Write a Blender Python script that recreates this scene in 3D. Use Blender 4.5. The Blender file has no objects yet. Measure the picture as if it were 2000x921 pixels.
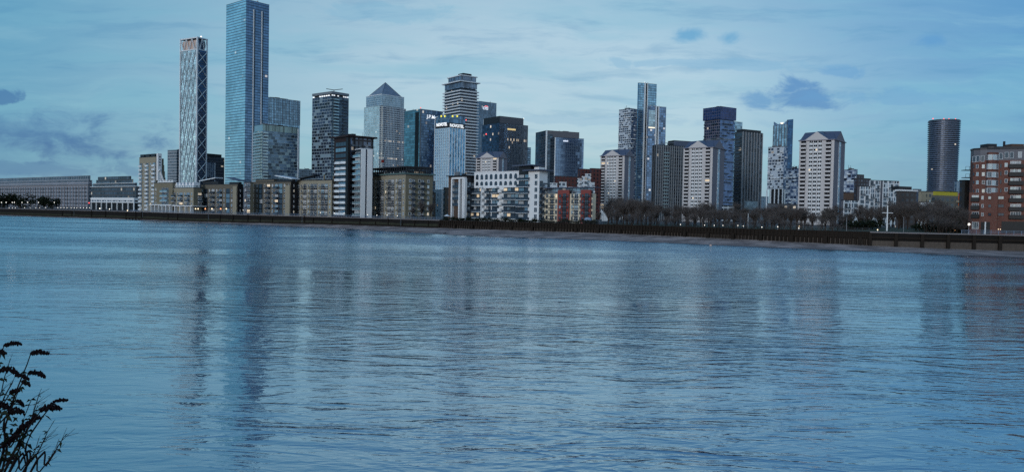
import bpy, math, random
from mathutils import Vector, Matrix, Euler, noise as mnoise
R_ = random.Random(7)
rad = math.radians
SC = bpy.context.scene
COL = SC.collection

# ------------------------------------------------------------------ camera
EYE = 8.5
F = 1510.0
cd = bpy.data.cameras.new("camera"); cam = bpy.data.objects.new("camera", cd); COL.objects.link(cam)
cd.sensor_width = 36; cd.lens = 36 * F / 2000; cd.clip_start = 0.1; cd.clip_end = 30000
cam.location = (0, 0, EYE)
PITCH, ROLL = 1.65, 1.1
CR = Matrix.Rotation(rad(90 - PITCH), 3, 'X') @ Matrix.Rotation(rad(ROLL), 3, 'Z')
cam.rotation_euler = CR.to_euler()
SC.camera = cam

def ray(px, py):
    v = CR @ Vector(((px - 1000) / F, (460.5 - py) / F, -1))
    return v / v.y                      # unit depth
def az(px, py=330): return ray(px, py).x
def at(px, D, py=400): return Vector((az(px, py) * D, D))
def zat(px, py, D): return EYE + ray(px, py).z * D

# ------------------------------------------------------------------ node helpers
class NT:
    def __init__(s, nt):
        s.nt = nt; s.x = 0
    def n(s, t, **k):
        d = s.nt.nodes.new(t); s.x += 40; d.location = (s.x, 0)
        for a, b in k.items(): setattr(d, a, b)
        return d
    def link(s, a, b): s.nt.links.new(a, b)
    def put(s, sock, v):
        if v is None: return
        if isinstance(v, bpy.types.NodeSocket): s.link(v, sock)
        else:
            try: sock.default_value = v
            except Exception: sock.default_value = tuple(v) + (1,) if len(v) == 3 else v
    def m(s, op, a, b=None, c=None, clamp=False):
        d = s.n('ShaderNodeMath', operation=op, use_clamp=clamp)
        s.put(d.inputs[0], a); s.put(d.inputs[1], b); s.put(d.inputs[2], c)
        return d.outputs[0]
    def vm(s, op, a, b=None, sc=None):
        d = s.n('ShaderNodeVectorMath', operation=op)
        s.put(d.inputs[0], a); s.put(d.inputs[1], b)
        if sc is not None: s.put(d.inputs['Scale'], sc)
        return d.outputs[0]
    def xyz(s, a, b, c):
        d = s.n('ShaderNodeCombineXYZ'); s.put(d.inputs[0], a); s.put(d.inputs[1], b); s.put(d.inputs[2], c)
        return d.outputs[0]
    def sep(s, v):
        d = s.n('ShaderNodeSeparateXYZ'); s.link(v, d.inputs[0]); return d.outputs
    def mix(s, f, a, b):
        d = s.n('ShaderNodeMix', data_type='RGBA'); s.put(d.inputs[0], f); s.put(d.inputs[6], a); s.put(d.inputs[7], b)
        return d.outputs[2]
    def mixf(s, f, a, b):
        d = s.n('ShaderNodeMix', data_type='FLOAT'); s.put(d.inputs[0], f); s.put(d.inputs[2], a); s.put(d.inputs[3], b)
        return d.outputs[0]
    def noise(s, v, scale=1, detail=3, rough=.5, dist=0):
        d = s.n('ShaderNodeTexNoise'); s.put(d.inputs['Vector'], v); d.inputs['Scale'].default_value = scale
        d.inputs['Detail'].default_value = detail; d.inputs['Roughness'].default_value = rough
        d.inputs['Distortion'].default_value = dist
        return d.outputs[0]
    def ss(s, v, a, b):                 # smoothstep a..b
        d = s.n('ShaderNodeMapRange', interpolation_type='SMOOTHSTEP'); s.put(d.inputs[0], v)
        d.inputs[1].default_value = a; d.inputs[2].default_value = b
        return d.outputs[0]
    def white(s, v):
        d = s.n('ShaderNodeTexWhiteNoise', noise_dimensions='3D'); s.link(v, d.inputs['Vector']); return d.outputs
def rgb(c): return tuple(c) + (1,)
def srgb(r, g, b):
    f = lambda c: (c / 255 / 12.92 if c <= 10 else ((c / 255 + .055) / 1.055) ** 2.4)
    return (f(r), f(g), f(b))

# ------------------------------------------------------------------ world: dusk sky
SUN_EL, SUN_ROT = 4.0, 215.0            # low, behind and to the left of the camera
W = bpy.data.worlds.new("World"); SC.world = W; W.use_nodes = True
W.node_tree.nodes.clear(); w = NT(W.node_tree)
sky = w.n('ShaderNodeTexSky', sky_type='NISHITA'); sky.sun_disc = False
sky.sun_elevation = rad(SUN_EL); sky.sun_rotation = rad(SUN_ROT)
sky.air_density = 1.0; sky.dust_density = 1.0; sky.ozone_density = 3.0
d = w.n('ShaderNodeTexCoord').outputs['Generated']
X, Y, Z = w.sep(d)[:3]
yy = w.m('MAXIMUM', Y, 0.05)
A = w.m('DIVIDE', X, yy)                # tangent of azimuth
E = w.m('DIVIDE', Z, yy)                # tangent of elevation
P = w.xyz(A, E, 0)
# cloud deck coordinates: streaks that flatten toward the horizon
lay = w.xyz(w.m('MULTIPLY', A, 1.6), w.m('MULTIPLY', E, 13.0), w.m('MULTIPLY', Z, 1.0))
warp = w.noise(w.xyz(w.m('MULTIPLY', A, 2.2), w.m('MULTIPLY', E, 5.0), 3.0), 1.5, 3)
lay2 = w.vm('ADD', lay, w.xyz(0, w.m('MULTIPLY', warp, .7), warp))
n1 = w.noise(lay2, 1.3, 6, .55, 0)
n2 = w.noise(w.vm('ADD', lay2, (7, 3, 1)), 3.2, 7, .62, .0)
n3 = w.noise(w.xyz(w.m('MULTIPLY', A, 1), w.m('MULTIPLY', E, 2.2), 5), 17, 8, .62, .5)
def gauss(cx, cy, sx, sy):
    a = w.m('POWER', w.m('DIVIDE', w.m('SUBTRACT', A, cx), sx), 2)
    b = w.m('POWER', w.m('DIVIDE', w.m('SUBTRACT', E, cy), sy), 2)
    return w.m('EXPONENT', w.m('MULTIPLY', w.m('ADD', a, b), -1))
def skyat(px, py):
    r = ray(px, py); return r.x, r.z
teal = srgb(74, 146, 180); blue = srgb(66, 130, 180); pale = srgb(174, 198, 210)
base = w.mix(w.ss(A, -.15, .75), teal, blue)
base = w.mix(w.m('MULTIPLY', w.ss(w.m('MULTIPLY', A, -1), .2, .8), w.ss(w.m('MULTIPLY', E, -1), -.22, -.02)), base, srgb(62, 132, 176))
cx, cy = skyat(960, 190)
pl = w.m('ADD', gauss(cx, cy, .47, .28), w.m('MULTIPLY', gauss(skyat(1250, 200)[0], cy, .22, .09), .35))
pl = w.m('MULTIPLY', pl, w.m('ADD', .72, w.m('MULTIPLY', n1, .6)), clamp=True)
base = w.mix(pl, base, pale)
base = w.mix(w.m('MULTIPLY', w.ss(n1, .45, .68), .5), base, srgb(112, 172, 194))
base = w.mix(w.m('MULTIPLY', w.ss(n2, .5, .72), .30), base, srgb(142, 186, 202))
base = w.mix(w.m('MULTIPLY', w.ss(n2, .50, .30), .34), base, srgb(68, 130, 172))
cloudc = srgb(84, 134, 182)
def cloud(base, px, py, sx, sy, amt, col=cloudc, lo=.38, hi=.62, k=.55, soft=.45):
    cx, cy = skyat(px, py)
    g = gauss(cx, cy, sx / F, sy / F)
    v = w.m('ADD', g, w.m('MULTIPLY', w.m('SUBTRACT', n3, .5), 2.6))
    v = w.m('MULTIPLY', w.ss(v, .30, .30 + soft), w.ss(g, .02, .3))
    return w.mix(w.m('MULTIPLY', v, amt), base, col)
dark = srgb(48, 100, 158)
base = cloud(base, 10, 262, 330, 50, .85, dark, soft=1.1)
base = cloud(base, 190, 290, 170, 24, .75, dark, soft=.9)
base = cloud(base, 5, 190, 45, 16, .8, dark)
base = cloud(base, 40, 330, 300, 16, .4, dark)
base = cloud(base, 1570, 185, 78, 34, 1.0, srgb(84, 128, 178), soft=.6)
base = cloud(base, 1480, 195, 46, 20, .8, srgb(88, 136, 184), soft=.7)
base = cloud(base, 1640, 142, 50, 14, .6, srgb(88, 142, 190), .48, .64)
base = cloud(base, 1350, 68, 42, 14, .95, srgb(100, 156, 192), .5, .64, soft=1.0)
base = cloud(base, 1422, 74, 36, 16, .95, srgb(100, 156, 192), .5, .64, soft=1.0)
base = cloud(base, 1822, 80, 34, 16, .95, srgb(84, 140, 188), .5, .64, soft=1.0)
base = cloud(base, 1390, 125, 240, 12, .45, srgb(116, 164, 196), .44, .66)
base = cloud(base, 1150, 235, 330, 10, .28, srgb(116, 158, 192), .42, .66)
base = cloud(base, 760, 25, 130, 22, .35, srgb(112, 168, 196), .48, .66)
base = cloud(base, 1800, 190, 260, 16, .35, srgb(84, 140, 190), .42, .66)
# upper sky (seen only in the water) darker and deeper blue
base = w.mix(w.ss(Z, .28, .50), base, srgb(84, 132, 178))
base = w.mix(w.ss(Z, .42, .75), base, srgb(44, 84, 136))
# the lighter western sky behind the viewer
west = w.mix(w.ss(Z, 0.0, .6), srgb(208, 222, 228), srgb(128, 170, 200))
base = w.mix(w.ss(Y, .12, -.25), base, west)
base = w.mix(w.ss(Z, 0, -.12), base, (0.02, 0.035, 0.05, 1))
b1 = w.n('ShaderNodeBackground'); w.link(sky.outputs[0], b1.inputs[0]); b1.inputs[1].default_value = 0.06
b2 = w.n('ShaderNodeBackground'); w.link(base, b2.inputs[0]); b2.inputs[1].default_value = 0.92
ad = w.n('ShaderNodeAddShader'); w.link(b1.outputs[0], ad.inputs[0]); w.link(b2.outputs[0], ad.inputs[1])
wo = w.n('ShaderNodeOutputWorld'); w.link(ad.outputs[0], wo.inputs[0])

sl = bpy.data.lights.new("sun", 'SUN'); sl.energy = 1.25; sl.angle = rad(14); sl.color = (.90, .96, 1)
so = bpy.data.objects.new("sun", sl); COL.objects.link(so)
so.rotation_euler = (rad(78), 0, rad(-32))    # shines from behind-left towards the far bank
SC.view_settings.view_transform = 'Standard'; SC.view_settings.look = 'None'
SC.view_settings.exposure = 0; SC.view_settings.gamma = 1
try:
    SC.cycles.max_bounces = 5; SC.cycles.glossy_bounces = 3; SC.cycles.diffuse_bounces = 2
    SC.cycles.use_denoising = False; SC.cycles.sample_clamp_indirect = 2.0; SC.cycles.caustics_reflective = False; SC.cycles.caustics_refractive = False
except Exception: pass

# ------------------------------------------------------------------ materials
MAT = {}
def newmat(name):
    m = bpy.data.materials.new(name); m.use_nodes = True; m.node_tree.nodes.clear()
    t = NT(m.node_tree); p = t.n('ShaderNodeBsdfPrincipled'); o = t.n('ShaderNodeOutputMaterial')
    t.link(p.outputs[0], o.inputs[0]); MAT[name] = m
    return m, t, p
def plain(name, c, rough=.7, metal=0, var=.25, scale=.6, emit=None, es=0, spec=.3):
    if name in MAT: return MAT[name]
    m, t, p = newmat(name)
    co = t.n('ShaderNodeTexCoord').outputs['Object']
    nz = t.noise(co, scale, 4, .6)
    st = t.noise(t.vm('MULTIPLY', co, (1.5, 1.5, .12)), scale * 1.5, 3)
    f = t.m('ADD', t.m('MULTIPLY', nz, .6), t.m('MULTIPLY', st, .4))
    f = t.m('ADD', 1 - var, t.m('MULTIPLY', f, 2 * var))
    t.link(t.vm('SCALE', tuple(c), None, f), p.inputs['Base Color'])
    p.inputs['Roughness'].default_value = rough; p.inputs['Metallic'].default_value = metal
    p.inputs['Specular IOR Level'].default_value = spec if rough < .6 else .08
    if emit:
        p.inputs['Emission Color'].default_value = rgb(emit); p.inputs['Emission Strength'].default_value = es
    return m
_seed = [0]
def facade(name, wall, glass, cw=3, ch=3, mx=.12, my=.2, metal=.7, rough=.12, lit=.03, var=.5, panel=0.0, pcol=None,
           shift=0.0, litcol=(1, .72, .42), ls=.9, tilt=.02, wallmetal=0, bands=0.0, wr=.6, ox=0., oz=0.):
    """Window grid in metres on the wall's own UVs."""
    if name in MAT: return MAT[name]
    m, t, p = newmat(name); _seed[0] += 1
    uv = t.n('ShaderNodeUVMap').outputs[0]
    U, V = t.sep(uv)[:2]
    v = t.m('ADD', t.m('DIVIDE', V, ch), oz); fv = t.m('FLOOR', v); rv = t.m('SUBTRACT', v, fv)
    u = t.m('ADD', t.m('DIVIDE', U, cw), ox)
    rown = t.white(t.xyz(fv, _seed[0], 9))[0]
    if shift: u = t.m('ADD', u, t.m('MULTIPLY', rown, shift))
    fu = t.m('FLOOR', u); ru = t.m('SUBTRACT', u, fu)
    wn = t.white(t.xyz(fu, fv, _seed[0] * 3.3))
    wn2 = t.white(t.xyz(fu, fv, _seed[0] * 3.3 + 50))
    a = t.m('MULTIPLY', t.m('GREATER_THAN', ru, mx), t.m('GREATER_THAN', rv, my))
    mask = a
    if panel:
        mask = t.m('MULTIPLY', a, t.m('GREATER_THAN', wn2[0], panel))
    nz = t.noise(t.xyz(t.m('DIVIDE', U, 30), t.m('DIVIDE', V, 40), _seed[0]), 1.5, 2)
    g = t.m('ADD', 1 - var, t.m('MULTIPLY', wn[0], 2 * var))
    g = t.m('MULTIPLY', g, t.m('ADD', .6, t.m('MULTIPLY', nz, .8)))
    gc = t.vm('SCALE', tuple(glass), None, g)
    wc = t.vm('SCALE', tuple(wall), None, t.m('ADD', .8, t.m('MULTIPLY', nz, .4)))
    if panel and pcol:
        pm = t.m('MULTIPLY', a, t.m('LESS_THAN', wn2[0], panel)); wc = t.mix(pm, wc, rgb(pcol))
    t.link(t.mix(mask, wc, gc), p.inputs['Base Color'])
    t.link(t.mixf(mask, wallmetal, metal), p.inputs['Metallic'])
    t.link(t.mixf(mask, wr, rough), p.inputs['Roughness'])
    if tilt:
        nn = t.n('ShaderNodeNewGeometry').outputs['Normal']
        off = t.vm('SCALE', t.vm('SUBTRACT', wn[1], (.5, .5, .5)), None, t.m('MULTIPLY', mask, tilt))
        t.link(t.vm('NORMALIZE', t.vm('ADD', nn, off)), p.inputs['Normal'])
    if lit:
        l = t.m('GREATER_THAN', wn2[0], 1 - lit)
        if bands: l = t.m('MAXIMUM', l, t.m('MULTIPLY', t.m('GREATER_THAN', rown, 1 - bands), t.m('GREATER_THAN', wn[0], .45)))
        l = t.m('MULTIPLY', t.m('MULTIPLY', l, mask), t.m('MULTIPLY', ls * .75, t.m('ADD', .18, t.m('POWER', wn[0], 2))))
        lc = t.mix(wn2[0] if not bands else wn[0], rgb(litcol), (1, .88, .7, 1))
        t.link(lc, p.inputs['Emission Color']); t.link(l, p.inputs['Emission Strength'])
    return m
def brick(name, c, c2):
    if name in MAT: return MAT[name]
    m, t, p = newmat(name); uv = t.n('ShaderNodeUVMap').outputs[0]
    b = t.n('ShaderNodeTexBrick'); t.link(uv, b.inputs[0]); b.inputs['Scale'].default_value = 1
    b.inputs['Brick Width'].default_value = .23; b.inputs['Row Height'].default_value = .075
    b.inputs['Mortar Size'].default_value = .008
    b.inputs[1].default_value = rgb(c); b.inputs[2].default_value = rgb(c2); b.inputs[3].default_value = (.16, .13, .12, 1)
    n = t.noise(t.vm('MULTIPLY', uv, (.4, .15, 1)), 1, 5, .6)
    t.link(t.vm('SCALE', b.outputs[0], None, t.m('ADD', .65, t.m('MULTIPLY', n, .7))), p.inputs['Base Color'])
    p.inputs['Roughness'].default_value = .85
    return m

recess_shade = plain('painted_recess_shade', (.012, .014, .02), .8, 0, var=.2)  # flat near-black colour standing in for shade inside openings
white = plain('white_render', (.62, .64, .68), .6, var=.12)
offwhite = plain('pale_panel', (.55, .60, .66), .55, var=.15)
cream = plain('cream_render', (.52, .47, .38), .75, var=.18)
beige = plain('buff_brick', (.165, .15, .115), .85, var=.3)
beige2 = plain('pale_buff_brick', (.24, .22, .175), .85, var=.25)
brown = plain('brown_brick', (.085, .06, .05), .85, var=.3)
redw = plain('red_render', (.20, .058, .055), .8, var=.2)
redbrick = brick('red_brick', (.115, .021, .009), (.085, .016, .007))
maroon = plain('maroon_brick', (.07, .018, .016), .85, var=.3)
darkm = plain('dark_metal', (.022, .024, .03), .45, .3, var=.2)
blackm = plain('black_paint', (.008, .009, .012), .5, 0, var=.2)
greym = plain('grey_metal', (.16, .18, .21), .45, .4, var=.15)
slate = plain('slate_roof', (.065, .085, .135), .5, .0, var=.2, scale=.3)
lilac = plain('grey_cladding', (.095, .098, .12), .55, 0, var=.15)
concrete = plain('concrete', (.20, .185, .20), .85, var=.2)
timber = plain('wet_timber', (.018, .014, .012), .8, 0, var=.5, scale=1.2)
timber2 = plain('pale_timber', (.075, .062, .055), .85, 0, var=.5, scale=1.2)
stonew = plain('river_wall_stone', (.012, .011, .011), .85, 0, var=.45, scale=.4)
bark = plain('bark', (.035, .027, .024), .9, 0, var=.3)
twigm = plain('bare_twigs', (.090, .080, .080), .9, 0, var=.4, scale=.3)
palebark = plain('pale_bark', (.17, .16, .14), .9, 0, var=.3)
leafm = plain('dark_leaves', (.012, .018, .010), .8, 0, var=.5, scale=1)
shrubm = plain('dry_stem', (.012, .009, .010), .8, 0, var=.3, scale=20)
seedm = plain('dry_seed_head', (.010, .006, .008), .9, 0, var=.4, scale=60)
lampm = plain('warm_lamp', (1, .8, .6), emit=(1, .78, .5), es=1.7)
lampw = plain('white_lamp', (1, 1, .9), emit=(1, .93, .82), es=1.7)
lampr = plain('red_lamp', (1, .1, .1), emit=(1, .12, .12), es=1.7)
lampo = plain('orange_lamp', (1, .5, .3), emit=(1, .33, .12), es=2)
glowo = plain('orange_glow', (.30, .30, .32), emit=(1, .5, .2), es=.10)
signw = plain('lit_sign', (1, 1, 1), emit=(.95, .97, 1), es=.6)
signg = plain('gold_sign', (1, .8, .4), emit=(1, .7, .3), es=.7)
signc = plain('pale_sign', (.8, .85, .9), emit=(.7, .75, .9), es=.7)
yellowl = plain('yellow_light', (1, .9, .2), emit=(.9, .75, .08), es=.8)
yellow = plain('yellow_panel', (.36, .32, .04), .6, var=.15)
orange = plain('orange_panel', (.40, .10, .03), .6, var=.2)
railg = plain('rail_glass', (.05, .07, .10), .12, .5, var=.2)
railp = plain('pale_rail_glass', (.30, .42, .48), .2, .6, var=.2)
pane_d = plain('dark_pane', (.06, .085, .12), .1, .6, var=.5, scale=.25)
pane_b = plain('sky_pane', (.30, .38, .46), .1, .8, var=.4, scale=.25)
pane_c = plain('curtain_pane', (.33, .35, .38), .5, 0, var=.3)
pane_l = plain('lit_pane', (.8, .6, .4), .5, 0, var=.3, emit=(1, .8, .56), es=.32)

# ------------------------------------------------------------------ mesh builder
class MB:
    def __init__(s): s.v = []; s.f = []; s.uv = []; s.mi = []; s.mats = []
    def mat(s, m):
        if m not in s.mats: s.mats.append(m)
        return s.mats.index(m)
    def face(s, pts, m, uv=None):
        i = len(s.v); s.v += [tuple(p) for p in pts]; s.f.append(tuple(range(i, i + len(pts))))
        s.uv.append(uv or [(p[0] + p[1], p[2]) for p in pts]); s.mi.append(s.mat(m))
    def hexa(s, b, t, m, uvs=None):
        """b,t: 4 bottom / 4 top points, counter-clockwise from above."""
        s.face([b[3], b[2], b[1], b[0]], m); s.face(t, m)
        acc = 0
        for k in range(4):
            a, c = b[k], b[(k + 1) % 4]; L = math.hypot(c[0] - a[0], c[1] - a[1])
            s.face([a, c, t[(k + 1) % 4], t[k]], m, [(acc, a[2]), (acc + L, c[2]), (acc + L, t[k][2]), (acc, t[k][2])])
            acc += L
    def box(s, x0, x1, y0, y1, z0, z1, m):
        s.hexa([(x0, y0, z0), (x1, y0, z0), (x1, y1, z0), (x0, y1, z0)], [(x0, y0, z1), (x1, y0, z1), (x1, y1, z1), (x0, y1, z1)], m)
    def fbox(s, fc, s0, s1, d0, d1, z0, z1, m):
        P = lambda a, b, z: fc.p(a, b, z)
        s.hexa([P(s0, d1, z0), P(s1, d1, z0), P(s1, d0, z0), P(s0, d0, z0)],
               [P(s0, d1, z1), P(s1, d1, z1), P(s1, d0, z1), P(s0, d0, z1)], m)
    def prism(s, poly, z0, z1, m, mt=None):
        n = len(poly); acc = 0
        for k in range(n):
            a, c = poly[k], poly[(k + 1) % n]; L = math.hypot(c[0] - a[0], c[1] - a[1])
            mm = m[k % len(m)] if isinstance(m, (list, tuple)) else m
            s.face([(a[0], a[1], z0), (c[0], c[1], z0), (c[0], c[1], z1), (a[0], a[1], z1)], mm,
                   [(acc, z0), (acc + L, z0), (acc + L, z1), (acc, z1)])
            acc += L
        mt = mt or (m[0] if isinstance(m, (list, tuple)) else m)
        s.face([(p[0], p[1], z1) for p in poly], mt); s.face([(p[0], p[1], z0) for p in reversed(poly)], mt)
    def tube(s, pts, rs, m, n=5, cap=True):
        rings = []
        for i, p in enumerate(pts):
            p = Vector(p); q = Vector(pts[min(i + 1, len(pts) - 1)]) - Vector(pts[max(i - 1, 0)])
            q.normalize(); up = Vector((0, 0, 1)) if abs(q.z) < .9 else Vector((1, 0, 0))
            a = q.cross(up).normalized(); b = q.cross(a).normalized(); r = rs[i] if isinstance(rs, (list, tuple)) else rs
            rings.append([p + (a * math.cos(2 * math.pi * k / n) + b * math.sin(2 * math.pi * k / n)) * r for k in range(n)])
        base = len(s.v)
        for rg in rings: s.v += [tuple(x) for x in rg]
        mi = s.mat(m)
        def add(f): s.f.append(f); s.uv.append([(0, 0)] * len(f)); s.mi.append(mi)
        for i in range(len(rings) - 1):
            for k in range(n):
                a = base + i * n + k; b = base + i * n + (k + 1) % n
                add((a, a + n, b + n, b))
        if cap:
            add(tuple(base + k for k in range(n))); add(tuple(base + (len(rings) - 1) * n + k for k in reversed(range(n))))
    def mesh(s, name, off=(0, 0, 0)):
        me = bpy.data.meshes.new(name)
        me.from_pydata([(v[0] - off[0], v[1] - off[1], v[2] - off[2]) for v in s.v], [], s.f)
        for m in s.mats: me.materials.append(m)
        me.polygons.foreach_set('material_index', s.mi)
        ul = me.uv_layers.new(name='UVMap'); flat = []
        for u in s.uv:
            for a in u: flat += [a[0], a[1]]
        ul.data.foreach_set('uv', flat)
        me.update(); return me
    def build(s, name, parent=None, off=None):
        if not s.f: return None
        off = off if off is not None else (tuple(parent.get('o', (0, 0, 0))) if parent else (0, 0, 0))
        o = bpy.data.objects.new(name, s.mesh(name, off)); COL.objects.link(o)
        if parent: o.parent = parent
        return o

def tag(o, label=None, cat=None, group=None, kind=None):
    if label: o['label'] = label
    if cat: o['category'] = cat
    if group: o['group'] = group
    if kind: o['kind'] = kind
    return o
OFF = {}
def thing(name, loc, label, cat, group=None):
    o = bpy.data.objects.new(name, None); COL.objects.link(o); o.location = loc; o.empty_display_size = 1
    OFF[o.name] = tuple(loc); return tag(o, label, cat, group)
def put(mb, name, root, off=None):
    return mb.build(name, root, OFF[root.name] if off is None else off)

class Face:
    def __init__(s, P, Q, z0, z1):
        s.P = Vector(P[:2]); d = Vector(Q[:2]) - s.P; s.L = d.length; s.u = d / s.L
        s.n = Vector((s.u.y, -s.u.x)); s.z0 = z0; s.z1 = z1; s.rz = math.atan2(s.u.y, s.u.x)
    def p(s, a, dd, z):
        q = s.P + s.u * a + s.n * dd; return (q.x, q.y, z)
    def s_at(s, px, py):                # where a sight line crosses this wall, metres along it
        a = az(px, py); return (a * s.P.y - s.P.x) / (s.u.x - a * s.u.y)
    def plane(s, px, py):
        t = s.s_at(px, py); q = s.P + s.u * t
        return t, zat(px, py, q.y)

# proto meshes: local x along the wall, -y outward, origin at the bottom centre
PR = {}; SPLIT = {}
def p_window(w_, h_, pane, frame, t=.12, mull=0):
    k = ('w', w_, h_, pane.name, frame.name, mull)
    if k in PR: return PR[k]
    b = MB(); x = w_ / 2
    b.box(-x + t, x - t, -.04, .0, t, h_ - t, pane)
    b.box(-x, -x + t, -.1, 0, 0, h_, frame); b.box(x - t, x, -.1, 0, 0, h_, frame)
    b.box(-x + t, x - t, -.1, 0, h_ - t, h_, frame); b.box(-x + t, x - t, -.14, 0, 0, t, frame)
    for i in range(mull):
        q = -x + w_ * (i + 1) / (mull + 1); b.box(q - t / 3, q + t / 3, -.08, -.04, t, h_ - t, frame)
    PR[k] = me = b.mesh('window')
    fr, pa = MB(), MB()
    for f_, u_, m_ in zip(b.f, b.uv, b.mi):
        (pa if b.mats[m_] is pane else fr).face([b.v[i] for i in f_], b.mats[m_], u_)
    if pa.f and fr.f: SPLIT[me.name] = (fr.mesh('window'), pa.mesh('pane'), 'pane')
    return me
def p_balcony(w_, dep, hh, slab, rail, bars=False, th=.2):
    k = ('b', w_, dep, hh, slab.name, rail.name, bars)
    if k in PR: return PR[k]
    b = MB(); x = w_ / 2
    b.box(-x, x, -dep, 0, -th, 0, slab)
    if bars:
        b.box(-x, x, -dep, -dep + .05, hh - .06, hh, rail)
        nb = max(3, int(w_ / .45))
        for i in range(nb + 1):
            q = -x + w_ * i / nb; b.box(q - .035, q + .035, -dep, -dep + .05, 0, hh - .06, rail)
        b.box(-x, -x + .05, -dep + .05, 0, hh - .3, hh, rail); b.box(x - .05, x, -dep + .05, 0, hh - .3, hh, rail)
    else:
        b.box(-x, x, -dep, -dep + .06, .0, hh, rail)
        b.box(-x, -x + .06, -dep + .06, 0, .0, hh, rail); b.box(x - .06, x, -dep + .06, 0, .0, hh, rail)
    PR[k] = me = b.mesh('balcony')
    fr, pa = MB(), MB()
    for n_, (f_, u_, m_) in enumerate(zip(b.f, b.uv, b.mi)): (fr if n_ < 6 else pa).face([b.v[i] for i in f_], b.mats[m_], u_)
    SPLIT[me.name] = (fr.mesh('balcony'), pa.mesh('railing'), 'railing')
    return me
def p_curved_balcony(w_, dep, hh, slab, rail):
    k = ('c', w_, dep, hh, slab.name, rail.name)
    if k in PR: return PR[k]
    b = MB(); n = 8
    arc = [(-math.cos(math.pi * i / n) * w_ / 2, -math.sin(math.pi * i / n) * dep) for i in range(n + 1)]
    b.prism([(a[0], a[1]) for a in arc], -.2, 0, slab)
    for i in range(n):
        p, q = arc[i], arc[i + 1]
        b.face([(p[0], p[1], 0), (q[0], q[1], 0), (q[0], q[1], hh), (p[0], p[1], hh)], rail)
        b.face([(q[0] * .97, q[1] * .97, 0), (p[0] * .97, p[1] * .97, 0), (p[0] * .97, p[1] * .97, hh), (q[0] * .97, q[1] * .97, hh)], rail)
    PR[k] = b.mesh('balcony'); return PR[k]

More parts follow.
